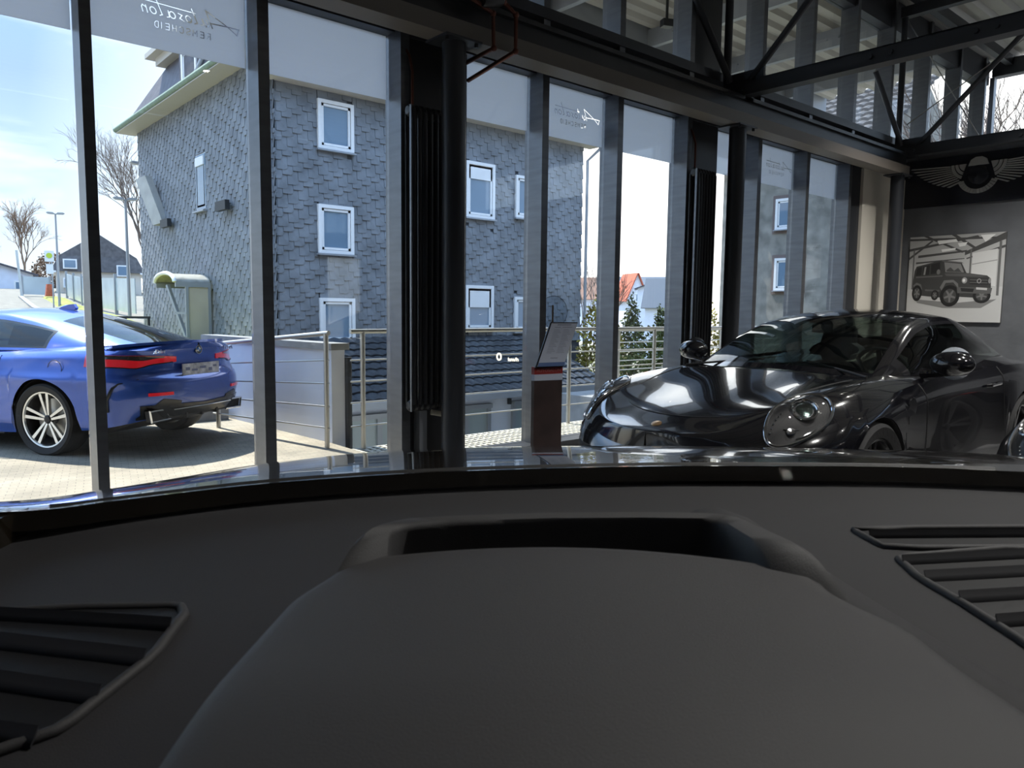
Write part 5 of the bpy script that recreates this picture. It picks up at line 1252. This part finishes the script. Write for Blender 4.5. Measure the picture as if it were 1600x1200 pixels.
        # exhaust trim: trapezoid
        ex = V(4.70, s*.54, .385)
        ring = [(-.13,-.045),(.11,-.05),(.13,.05),(-.05,.05)]
        b = MB(); b.tube([ex+V(-.02-.05*abs(p[0]*s+.0)*0, s*p[0], p[1]) for p in ring], .012, 8, closed=True); eo = bd(b, 'exhaust_trim', 'chrome')
        b = MB(); b.prism([(p[0], p[1]) for p in ring], ex+V(-.08,0,0), (0,s,0), (0,0,1), (.045,0,0)); bd(b, 'exhaust_opening', 'plastic_black', eo, None)
        # handle and mirrors
        mp = V(1.75, s*.98, 1.0); b = MB(); b.ball(mp, (.09,.12,.075), 16, 10); b.tube([(1.72,s*.8,.95),(1.74,s*.92,.97)], .03, 8); bd(b, 'door_mirror', 'paint_blue')
        yh = float(S.pt(S.idx(x=2.95), .84)[1]); b = MB(); b.tube([(2.8,s*yh,.835),(2.83,s*(yh+.03),.84),(3.0,s*(yh+.03),.845),(3.03,s*yh,.845)], .012, 8); bd(b, 'door_handle', 'paint_blue')
        i = S.idx(x=3.14); surf_line(car, [S.pt(i, z, .001)*V(1,s,1)-V(O+.22*(1-z)**2*0,0,0) for z in np.linspace(.35,.93,20)], 'door_gap', 'plastic_black', .003)
    for s in (-1,):
        b = MB(); i = S.idx(x=3.85); c = S.pt(i, .83, .001)*V(1,s,1); b.tube([c+V(.08*math.cos(a),0,.075*math.sin(a)) for a in np.linspace(0,2*PI,28,endpoint=False)], .003, 6, closed=True); bd(b, 'fuel_flap', 'plastic_black')
    # spoiler lip, plate, badges, diffuser
    b = MB(); P = [[(4.70-.30*(abs(y)/.72)**2.6 + dx, y, 1.068-.035*(abs(y)/.75)**3 + dz) for dx, dz in ((-.16,-.004),(-.04,.012),(.012,.016),(.016,.004),(-.02,-.012))] for y in np.linspace(-.76,.76,41)]
    b.sheet(np.array(P), (0,0,-.012)); bd(b, 'spoiler_lip', 'paint_blue', sm=40)
    b = MB(); S.patch(b, ia(.74), n_, lambda t: .36, lambda t: .485-.02*t, .012, .03, 5, 1); S.patch(b, ia(.74), n_, lambda t: .36, lambda t: .485-.02*t, .012, .03, 5, -1); bd(b, 'diffuser', 'trim_black')
    b = MB(); b.prism([(-.45,.40),(.45,.40),(.40,.34),(-.40,.34)], (4.66,0,0), (0,1,0), (0,0,1), (.03,0,0))
    for k in (-.22, 0, .22): b.box(4.60, 4.72, k-.012, k+.012, .33, .40)
    bd(b, 'diffuser_fins', 'plastic_black', sm=None)
    b = MB(); b.tube([(4.755-.12*abs(y)**2, y, .43) for y in np.linspace(-.42,.42,15)], .006, 6); bd(b, 'chrome_strip', 'chrome')
    xp = L-.105
    b = MB(); b.prism([(-.265,.745),(.265,.745),(.265,.855),(-.265,.855)], (xp+.045,0,0), (0,1,0), (0,0,1), (.012,0,0)); pl = bd(b, 'number_plate', 'plate', sm=None)
    b = MB()
    for y_, z_, w_, h_ in ((-.2,.75,.06,.03),(-.1,.735,.08,.02),(.02,.755,.09,.025),(.13,.73,.05,.03),(.2,.76,.05,.02)): b.box(xp+.057, xp+.059, y_-w_/2, y_+w_/2, z_+.055-h_/2, z_+.055+h_/2)
    bd(b, 'blurred_marks', pm('blurred ink', (.2,.22,.35), .5), pl, None)
    c = V(4.690, 0, .985)
    b = MB(); b.lathe([(0,.004),(.041,.004),(.045,-.004)], c, (1,0,.12), 32); em = bd(b, 'round_badge', 'trim_black')
    b = MB()
    for q in range(4):
        b.cur = q % 2
        a = [PI/2*q + PI/2*k/8 for k in range(9)]; cc = c+V(.006,0,0)
        b.add([cc]+[cc+V(0,.028*math.cos(t), .028*math.sin(t)) for t in a], [(0,)+tuple(range(1,10))])
    T(b).build('badge_quarters', ['badge_white','badge_blue'], em, smooth=None)
    b = MB(); b.tube([c+V(.006,.043*math.cos(a),.043*math.sin(a)) for a in np.linspace(0,2*PI,28,endpoint=False)], .003, 6, closed=True); bd(b, 'badge_ring', 'chrome', em)
    b = MB(); add_text(b, 'xDrive', .055, (4.69-.030,-.50,.985), (0,1,0), (0,0,1), .006); add_text(b, 'M440i', .06, (4.69-.030,.50,.985), (0,1,0), (0,0,1), .006); bd(b, 'model_lettering', 'chrome', sm=None)
    b = MB(); b.box(1.9, 3.8, -.66, .66, .2, .6)
    for s in (-1,1): b.prism([(2.7,.6),(2.95,.6),(3.1,1.18),(3.0,1.2)], (0,s*.36-.22,0), (1,0,0), (0,0,1), (0,.44,0)); b.prism([(3.4,.6),(3.7,.6),(3.85,1.05),(3.75,1.06)], (0,s*.33-.25,0), (1,0,0), (0,0,1), (0,.5,0))
    bd(b, 'cabin', 'interior', sm=None)
    b = MB(); b.box(3.95, 4.2, -.2, .25, 1.0, 1.06); bd(b, 'parcel_box', pm('tan box', (.45,.36,.2), .7), sm=None)
    stl = dict(n=5, rot=.25, legs=[(-.30,-.17,.010,.016),(.30,.17,.010,.016)])
    for x, y in ((.86,-.79),(.86,.79),(3.69,-.80),(3.69,.80)): wheel(car, x-O, y, .343, .25, .262, stl)
    return car
HB = rad(123.0)
blue = build_blue((2.55, 7.66, GND), HB-PI, 'metallic blue coupe parked outside the glass, its tail towards the middle')
# ================================================================== THE CAR WE SIT IN  (local x = right, y = forward, z up from the floor)
own = thing('parked_car', 'bronze-bonneted car in the foreground, seen from its driver seat over the dashboard', 'car', (0, 0, 0), rad(-44))
E_ = EYE
def C(pts): return [pchip([p[0] for p in pts], [p[k] for p in pts]) for k in (1, 2)]
# rear edge of the bonnet (l, d) and slope of the sight line over its crest, as functions of the direction l/d
RE = [(-1.25,-.70,.52,.315), (-.73,-.505,.692,.289), (-.62,-.454,.733,.273), (-.412,-.338,.82,.244), (-.143,-.13,.911,.2195), (.2,.199,.983,.2035), (.454,.455,1.003,.1994), (.617,.612,.992,.2016), (1.0,.86,.90,.215)]
CR = [(-1.25,-.98,.78,.33), (-.786,-.817,1.04,.2885), (-.728,-.779,1.07,.280), (-.62,-.717,1.157,.259), (-.384,-.544,1.417,.2117), (-.1425,-.229,1.607,.1867), (.202,.343,1.699,.1766), (.452,.769,1.702,.1763), (.615,1.023,1.663,.1804), (1.0,1.35,1.40,.205)]
def curve(T):
    u = np.linspace(0, 1, len(T)); return [pchip(u, [t[k] for t in T]) for k in (1, 2, 3)]
re_, cr_ = curve(RE), curve(CR[:1]+CR[2:])
G = []
for u in np.linspace(0, 1, 81):
    l0, d0, s0 = [float(f(u)) for f in re_]; l1, d1, s1 = [float(f(u)) for f in cr_]
    z0, z1 = -s0*d0, -s1*d1; row = []
    for t in np.linspace(0, 1, 15):      # Hermite: leaves the windscreen almost level, grazes the sight line at the crest
        D = d1-d0; m0, m1 = -.085*D, -s1*D
        h = (2*t**3-3*t*t+1)*z0 + (t**3-2*t*t+t)*m0 + (-2*t**3+3*t*t)*z1 + (t**3-t*t)*m1
        row.append((l0+(l1-l0)*t, d0+(d1-d0)*t, E_+h))
    for k in range(1, 9):                # nose falls away beyond the crest
        t = k/8; row.append((l1+(l1-l0)/max(d1-d0,.1)*.45*t, d1+.62*t, E_+z1-s1*.62*t-.40*t*t-.16*t**4))
    G.append(row)
b = MB(); b.sheet(np.array(G), (0,0,-.02)); b.build('bonnet', 'paint_brown', own, smooth=60)
# front skirt, sides and wheels below the bonnet
E1 = [r[-1] for r in G]
b = MB(); b.sheet(np.array([[(p[0]*(1-.02*k), p[1]+(.05-.05*(k-1)**2 if k < 3 else -.02*k), p[2]-.09*k) for k in range(6)] for p in E1]), (0,-.02,0)); b.build('front_bumper', 'paint_brown', own, smooth=50)
for s, col in ((-1, 0), (1, -1)):
    edge = G[col]; x_ = (-.76 if s < 0 else 1.30)
    b = MB(); b.sheet(np.array([[(p[0]+s*.03*k/4, p[1], p[2]-(p[2]-.62)*k/4) for k in range(5)] for p in edge]), (s*-.02,0,0)); b.build('front_wing', 'paint_brown', own, smooth=50)
stl = dict(n=5, rot=.4, legs=[(0,-.22,.022,.016),(0,.22,.022,.016)])
for x, y in ((-.50,1.5),(1.16,1.5),(-.50,-1.4),(1.16,-1.4)):
    # wheels: axle across the car
    s = -1 if x < 0 else 1; r = .34; h = .12; c = V(x, y, r); ax = V(s, 0, 0)
    b = MB(); b.lathe([(.25,-h*.8),(r*.93,-h),(r,-h*.6),(r,h*.6),(r*.93,h),(.25,h*.8)], c, ax, 40, closed=True); t_ = b.build('tyre', 'rubber', own)
    b = MB(); b.lathe([(.25,h*.8),(.255,h*.9),(.24,h*.8),(.235,-h*.5),(0,-h*.5)], c, ax, 40); rm = b.build('rim', 'gold', own)
    b = MB()
    for k in range(5):
        for e in (-.2, .2):
            a0, a1 = 2*PI*k/5, 2*PI*k/5+e
            p = c + V(s*h*.55, .05*math.cos(a0), .05*math.sin(a0)); q = c + V(s*h*.8, .24*math.cos(a1), .24*math.sin(a1)); b.bar(p, q, .024, .03, up=ax)
    b.lathe([(0,h*.7),(.05,h*.65),(.06,h*.4)], c, ax, 20); b.build('spokes', 'gold', rm, smooth=None)
# scuttle and wipers between bonnet and glass
DE = [(-1.25,-.80,.62,.31),(-.73,-.576,.732,.307),(-.62,-.45,.752,.299),(-.412,-.342,.829,.2714),(-.143,-.131,.92,.2446),(.2,.115,.974,.231),(.454,.375,1.009,.223),(.617,.617,.998,.2255),(1.0,.9,.93,.24)]
de_ = curve(DE)
us = np.linspace(0, 1, 61)
def ev(c, u): l, d, s = [float(f(u)) for f in c]; return V(l, d, E_-s*d)
b = MB(); P = []
for u in us:
    a, c = ev(re_, u)+V(0,.03,-.012), ev(de_, u)
    m = (a+c)/2
    P.append([a, a*.75+c*.25+V(0,.0,-.004), m+V(0,.01,-.016), a*.2+c*.8+V(0,.01,-.03), c+V(0,.02,-.02)])
b.sheet(np.array(P), (0,0,-.015)); b.build('scuttle_panel', 'dash_dark', own, smooth=60)
for u0, u1, k in ((.12,.50,0), (.45,.86,1)):
    b = MB(); b.tube([ev(re_, u)+V(0,.025,.0-.006) for u in np.linspace(u0, u1, 14)], .006, 8); b.build('wiper', 'plastic_black', own)
# windscreen glass, raked back over the driver
P = []
for q in np.linspace(-1, 1, 21):
    l = .36+.92*q; row = []
    base = V(l, 1.0-.30*q*q - (.05 if q < 0 else 0)*q*q, -.235)
    for t in np.linspace(0, 1, 10): row.append(base + V(-.1*q*t, -.80*t + .05*math.sin(PI*t), .72*t) + V(0,0,E_))
    P.append(row)
WS = np.array(P); b = MB(); b.sheet(WS, (0,.004,.004)); ws = b.build('windscreen', 'windscreen', own, smooth=60)
# speed read-out mirrored into the glass by the head-up display
def on_glass(px, py):
    F_ = 1167.2; sx, sy = (px-800)/F_, (py-600)/F_
    c, sn = math.cos(own.rotation_euler[2]), math.sin(own.rotation_euler[2])
    w = CAMM @ V(sx, -sy, -1); w = V(w[0]*c + w[1]*sn, -w[0]*sn + w[1]*c, w[2])
    best = None
    mid = WS[8]
    for i in range(len(mid)-1):       # intersect in the (d, z) profile of the glass
        a, e = mid[i]-V(0,0,E_), mid[i+1]-V(0,0,E_); m = w[2]/w[1]
        t = (m*a[1]-a[2])/((e[2]-a[2])-m*(e[1]-a[1]))
        if -.01 <= t <= 1.01: d = a[1]+(e[1]-a[1])*t; best = w*(d/w[1])
    return best + V(0,-.012,E_)
yaw, pit, rol = rad(40.784), rad(-5.555), rad(.643)
_f = V(math.sin(yaw)*math.cos(pit), math.cos(yaw)*math.cos(pit), math.sin(pit)); _r0 = V(math.cos(yaw), -math.sin(yaw), 0); _u0 = np.cross(_r0, _f)
_r = _r0*math.cos(rol)+_u0*math.sin(rol); _u = -_r0*math.sin(rol)+_u0*math.cos(rol)
CAMM = np.stack([_r, _u, -_f], 1)
hud = on_glass(781, 557); uu, vv = V(1,.04,0), V(0,-.35,.94)
b = MB(); add_text(b, '0', .0125, hud, uu, vv, .0006); add_text(b, 'km/h', .0058, hud+V(.0095,0,-.0025), uu, vv, .0006, align='LEFT'); b.build('speed_readout', 'hud', ws, smooth=None)

# dashboard top
P = []
for u in np.linspace(0, 1, 61):
    c = ev(de_, u); row = []
    for t in np.linspace(0, 1, 16):
        d = c[1]*(1-t)+.16*t; zz = c[2]-E_; z = zz - .012*math.sin(PI*t) - .055*sstep(.45, 1, t) - .03*sstep(.8,1,t)
        l = c[0]*(1-.28*t)
        row.append((l, d, E_+z))
    P.append(row)
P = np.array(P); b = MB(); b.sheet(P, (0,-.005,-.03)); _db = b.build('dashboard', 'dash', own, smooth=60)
b = MB(); b.box(-.75, 1.4, -.3, .35, E_-.75, E_-.36); b.build('dashboard_body', 'dash', own, smooth=None)

# instrument hood: crowned plateau with rounded flanks
def hood_z(l, d): return -.1775 - .030*sstep(.36, .16, d) - .10*((l-.03)/.40)**2*.35 - .0*d
def half(d, s):   # lateral edge of the hood
    return (-.150-.016*sstep(.55,.45,d)) if s < 0 else (.185+.030*sstep(.52,.42,d)+.020*sstep(.42,.30,d))
P = []
for d in np.concatenate([np.linspace(.12, .50, 24), np.linspace(.50, .553, 12)[1:]]):
    row = []
    fall = .0 if d < .50 else 0
    for q in np.linspace(-1, 1, 49):
        s = -1 if q < 0 else 1; e = half(d, s); a = abs(q)
        cen = .03
        if a < .8: l = cen + (e-cen)*(a/.8)*.97; z = hood_z(l, d)
        else:
            t = (a-.8)/.2; l = cen + (e-cen)*(.97) + s*.022*math.sin(t*PI/2); z = hood_z(cen+(e-cen)*.97, d) - .075*(1-math.cos(t*PI/2))
        dd = d - .035*max(0, (d-.45)/.10)*((l-.02)/.2)**2      # far edge bows towards us at the sides
        row.append((l, dd, E_+z))
    P.append(row)
last = [(p[0], p[1]+.010, p[2]-.012) for p in P[-1]]; P.append(last); P.append([(p[0], p[1]+.012, p[2]-.06) for p in P[-1]])
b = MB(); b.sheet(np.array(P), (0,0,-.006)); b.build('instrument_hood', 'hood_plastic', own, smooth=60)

# head-up display opening: raised trapezoid rim and dark well
OUT = [(-.170,.450),(-.137,.560),(-.124,.578),(-.084,.592),(0,.610),(.074,.619),(.138,.622),(.155,.612),(.218,.462)]
INN = [(-.112,.485),(-.1255,.553),(-.116,.566),(-.082,.580),(0,.597),(.074,.606),(.132,.609),(.140,.600),(.168,.482)]
def densify(L_, n=60):
    A = np.array(L_, float); s = np.concatenate([[0], np.cumsum(np.hypot(*np.diff(A, axis=0).T))]); t = np.linspace(0, s[-1], n)
    return np.stack([np.interp(t, s, A[:,0]), np.interp(t, s, A[:,1])], 1)
O_, I_ = densify(OUT), densify(INN); P = []
for k in range(60):
    o, i = O_[k], I_[k]; zr = -.1655 - .050*sstep(.545,.455,o[1])
    P.append([(o[0]+(o[0]-.02)*.06, o[1]+.03*sstep(.55,.6,o[1]), E_-.245), (o[0]+(o[0]-.02)*.02, o[1]+.008*sstep(.55,.6,o[1]), E_+zr-.020), (o[0], o[1], E_+zr-.004), (o[0]*.75+i[0]*.25, o[1]*.75+i[1]*.25, E_+zr),
              (i[0], i[1], E_+zr-.002), (i[0]*.985, i[1]-.002, E_+zr-.006), (i[0]*.955, i[1]-.006, E_-.235)])
b = MB(); b.grid(np.array(P)); b.build('display_frame', 'hood_plastic', own, smooth=50)
b = MB(); b.box(-.13, .15, .42, .60, E_-.24, E_-.232); b.build('display_well', 'dash_dark', own, smooth=None)
P = np.array([[(l, d, E_-.228+.02*t) for t, d in ((0,.47),(.5,.53),(1,.585))] for l in np.linspace(-.11,.13,9)]); b = MB(); b.sheet(P, (0,0,-.003)); b.build('display_mirror', pm('dark display glass', (.004,.006,.010), .15), own)

from mathutils.bvhtree import BVHTree
_bv = BVHTree.FromPolygons([tuple(q.co) for q in _db.data.vertices], [tuple(p.vertices) for p in _db.data.polygons])
def dz(l, d):
    h = _bv.ray_cast(Vector((l, d, E_+.3)), Vector((0, 0, -1)))
    return h[0][2] if h[0] is not None else E_-.26
def vent(poly, slats, k=1.0):
    """air outlet laid on the dashboard: rim > shade-black sheet, slats"""
    poly = [(l*k, d*k) for l, d in poly]; slats = [((p[0]*k, p[1]*k), (q[0]*k, q[1]*k), w) for p, q, w in slats]
    n = len(poly); pts = []
    for i in range(n):
        a, c = V(*poly[i]), V(*poly[(i+1) % n])
        for t in np.linspace(.10, .90, 10): p = a+(c-a)*t; pts.append((p[0], p[1], dz(*p)+.001))
    b = MB(); b.tube(pts, .0042, 8, closed=True); v = b.build('vent_frame', 'hood_plastic', own, smooth=60)
    cx = np.mean([p[0] for p in poly]), np.mean([p[1] for p in poly])
    G = [[(cx[0]+(p[0]-cx[0])*q, cx[1]+(p[1]-cx[1])*q, 0) for p in pts] for q in (.001, .25, .5, .75, 1.0)]
    G = [[(p[0], p[1], dz(p[0], p[1])+.0015) for p in r_] for r_ in G]
    b = MB(); b.grid(np.array(G), cv=True); b.build('vent_shade_sheet', 'dash_dark', v, smooth=None)  # flat sheet over the dash, blackened for the shade inside the outlet
    for (p, q, w) in slats:
        b = MB(); row = []
        for t in np.linspace(0, 1, 7):
            l, d = p[0]+(q[0]-p[0])*t, p[1]+(q[1]-p[1])*t; z = dz(l, d)+.004
            row.append([(l, d-w/2, z-.002), (l, d, z+.0015), (l, d+w/2, z+.006)])
        b.sheet(np.array(row), (0,0,-.002)); b.build('vent_slat', 'slat', v, smooth=60)
    return v
MT['slat'] = pm('vent slat plastic', (.035,.035,.04), .6, spec=.4)
vent([(-.46,.52),(-.37,.545),(-.292,.556),(-.281,.540),(-.272,.478),(-.287,.405),(-.315,.38),(-.42,.36)], [((-.44,.520),(-.279,.515),.006), ((-.44,.482),(-.274,.470),.009), ((-.43,.440),(-.281,.430),.009), ((-.41,.398),(-.295,.392),.0075)])
vent([(.285,.715),(.62,.748),(.60,.692),(.296,.660)], [((.292,.688),(.60,.720),.004)], 1.14)
vent([(.300,.650),(.42,.684),(.46,.64),(.40,.50),(.318,.455),(.296,.60)], [((.297,.632),(.45,.666),.006), ((.298,.595),(.45,.628),.0075), ((.303,.553),(.43,.582),.0075), ((.308,.515),(.42,.540),.007), ((.313,.480),(.40,.498),.006)], 1.12)
# sculpted ridge running back along the right flank of the hood
P = []
for t in np.linspace(0, 1, 24):
    c = V(.165+.135*t**1.2, .80-.50*t, E_-.214-.02*t)
    P.append([c+V(w, 0, h) for w, h in ((-.06,-.035),(-.035,-.012),(-.01,.003),(.015,.006),(.045,-.004),(.075,-.022),(.085,-.05))])
b = MB(); b.sheet(np.array(P), (0,0,-.01)); b.build('dash_ridge', 'dash', own, smooth=60)
b = MB(); b.tube([(-.478,.81,E_-.246), (-.46,.74,E_-.247), (-.445,.62,E_-.252), (-.44,.54,E_-.254)], .0022, 6); b.build('dash_seam', 'dash_dark', own)
# cabin shell out of view: roof, doors, seats' backs keep the dashboard in the shade
b = MB(); P = np.array([[(x, y, E_+.50-.10*((x-.36)/.85)**4-.05*sstep(-.6,-1.6,y)) for y in np.linspace(.22,-1.9,14)] for x in np.linspace(-.45,1.17,15)]); b.sheet(P, (0,0,.03)); b.build('roof', 'paint_brown', own, smooth=60)
b = MB(); b.sheet(P-np.array([0,0,.012]), (0,0,.006)); b.build('headliner', 'interior', own, smooth=60)
for s, x0, x1 in ((-1,-.52,-.60),(1,1.24,1.32)):
    b = MB(); b.sheet(np.array([[(x0+(x1-x0)*t, y, E_-.2-.75*t) for t in (0,.3,.7,1)] for y in np.linspace(.7,-2.0,8)]), (s*.06,0,0)); b.build('door', 'paint_brown', own, smooth=50)
    b = MB(); b.tube([(x0+s*.14,.60,E_-.24),(x0+s*.10,.42,E_+.12),(x0-s*.02,.18,E_+.46)], .035, 10); b.build('front_pillar', 'paint_brown', own)
    b = MB(); b.tube([(x0,-.75,E_-.2),(x0-s*.08,-.85,E_+.46)], .05, 10); b.tube([(x0,-2.0,E_-.2),(x0-s*.12,-1.7,E_+.44)], .07, 10); b.build('rear_pillar', 'paint_brown', own)
b = MB(); b.box(-.62,1.34,-2.3,1.2,.22,.34); b.build('floor_pan', 'interior', own, smooth=None)
b = MB(); b.box(-.6,1.32,-2.6,-1.95,.3,E_-.2); b.build('tail_body', 'paint_brown', own, smooth=None)
for x in (-.02, .74):
    b = MB(); b.sheet(np.array([[(x+.24*q, -.62-.30*t, E_-.72+.78*t) for q in np.linspace(-1,1,7)] for t in np.linspace(0,1,7)]), (0,-.12,0)); b.build('seat_back', 'seat', own)
    b = MB(); b.box(x-.25, x+.25, -.62, -.12, E_-.85, E_-.70); b.build('seat_cushion', 'seat', own)
# ================================================================== SKY, SUN, CAMERA
w = bpy.data.worlds.new('sky'); SC.world = w; w.use_nodes = True
nt = w.node_tree; nt.nodes.clear()
N = nt.nodes.new; Lk = nt.links.new
out = N('ShaderNodeOutputWorld'); bg = N('ShaderNodeBackground'); Lk(bg.outputs[0], out.inputs[0])
tc = N('ShaderNodeTexCoord'); sep = N('ShaderNodeSeparateXYZ'); Lk(tc.outputs['Generated'], sep.inputs[0])
rp = N('ShaderNodeValToRGB'); Lk(sep.outputs['Z'], rp.inputs[0])
cr = rp.color_ramp; cr.elements[0].position = 0; cr.elements[0].color = (.37,.39,.42,1); cr.elements[1].position = 1; cr.elements[1].color = (.46,.70,1.10,1)
for p, c in ((.03,(.34,.37,.41)),(.12,(.25,.32,.405)),(.25,(.165,.235,.345)),(.34,(.155,.24,.38)),(.52,(.36,.56,.92))):
    e = cr.elements.new(p); e.color = (*c, 1)
mp = N('ShaderNodeMapping'); mp.inputs['Scale'].default_value = (1.0,1.0,4.5); Lk(tc.outputs['Generated'], mp.inputs[0])
ns = N('ShaderNodeTexNoise'); ns.inputs['Scale'].default_value = 2.1; ns.inputs['Detail'].default_value = 7; ns.inputs['Roughness'].default_value = .55; ns.inputs['Distortion'].default_value = .4
Lk(mp.outputs[0], ns.inputs['Vector'])
cl = N('ShaderNodeValToRGB'); cl.color_ramp.elements[0].position = .50; cl.color_ramp.elements[1].position = .78; cl.color_ramp.elements[0].color = (0,0,0,1); cl.color_ramp.elements[1].color = (.65,.65,.65,1)
Lk(ns.outputs['Fac'], cl.inputs[0])
# a bright haze bank towards +x
dt = N('ShaderNodeVectorMath'); dt.operation = 'DOT_PRODUCT'; dt.inputs[1].default_value = tuple(unit(V(.86,.50,.06))); Lk(tc.outputs['Generated'], dt.inputs[0])
hz = N('ShaderNodeMapRange'); hz.inputs['From Min'].default_value = .62; hz.inputs['From Max'].default_value = .97; hz.inputs['To Max'].default_value = .95; Lk(dt.outputs['Value'], hz.inputs[0])
mxv = N('ShaderNodeMath'); mxv.operation = 'MAXIMUM'; Lk(cl.outputs[0], mxv.inputs[0]); Lk(hz.outputs[0], mxv.inputs[1])
mix = N('ShaderNodeMix'); mix.data_type = 'RGBA'; Lk(mxv.outputs[0], mix.inputs[0]); Lk(rp.outputs[0], mix.inputs[6]); mix.inputs[7].default_value = (.74,.725,.72,1)
Lk(mix.outputs[2], bg.inputs[0]); bg.inputs[1].default_value = 1.22
sl = bpy.data.lights.new('sun', 'SUN'); sl.energy = 3.6; sl.angle = rad(.6); sl.color = (1.0,.93,.82)
so = bpy.data.objects.new('sun', sl); COL.objects.link(so)
sd = unit(V(-.08,.57,.82)); so.rotation_euler = Vector(sd).to_track_quat('Z','Y').to_euler(); so.location = (-20,45,30)
for k, (x, yy) in enumerate(((3.2,.2),(5.6,.2),(8.2,.4),(4.2,-2.2),(7.4,-2.2),(10.2,-1.5),(9.6,1.6),(9.7,2.7))):  # final pair added to wash the grey wall with light
    pl = bpy.data.lights.new('spot', 'SPOT'); pl.energy = 130 if x < 9 else 190; pl.spot_size = rad(110); pl.spot_blend = .6; pl.shadow_soft_size = .05; pl.color = (1,.97,.93)
    po = bpy.data.objects.new('spot_light', pl); COL.objects.link(po); po.location = (x, yy, 4.88)
cam = bpy.data.cameras.new('camera'); co = bpy.data.objects.new('camera', cam); COL.objects.link(co)
cam.sensor_width = 36; cam.lens = 36*1167.2/1600; cam.clip_start = .02; cam.clip_end = 600
M4 = Matrix.Identity(4)
for i in range(3):
    for j in range(3): M4[i][j] = float(CAMM[i][j])
M4[0][3], M4[1][3], M4[2][3] = 0, 0, EYE
co.matrix_world = M4
cam.dof.use_dof = True; cam.dof.focus_distance = 5.5; cam.dof.aperture_fstop = 20
SC.camera = co
vs = SC.view_settings; SC.display_settings.display_device = 'sRGB'
vs.view_transform = 'Standard'; vs.look = 'None'; vs.exposure = 1.6; vs.gamma = 1; vs.use_curve_mapping = False
SC.cycles.max_bounces = 14; SC.cycles.transparent_max_bounces = 24; SC.cycles.glossy_bounces = 6; SC.cycles.caustics_reflective = False; SC.cycles.caustics_refractive = False
SC.cycles.use_denoising = True
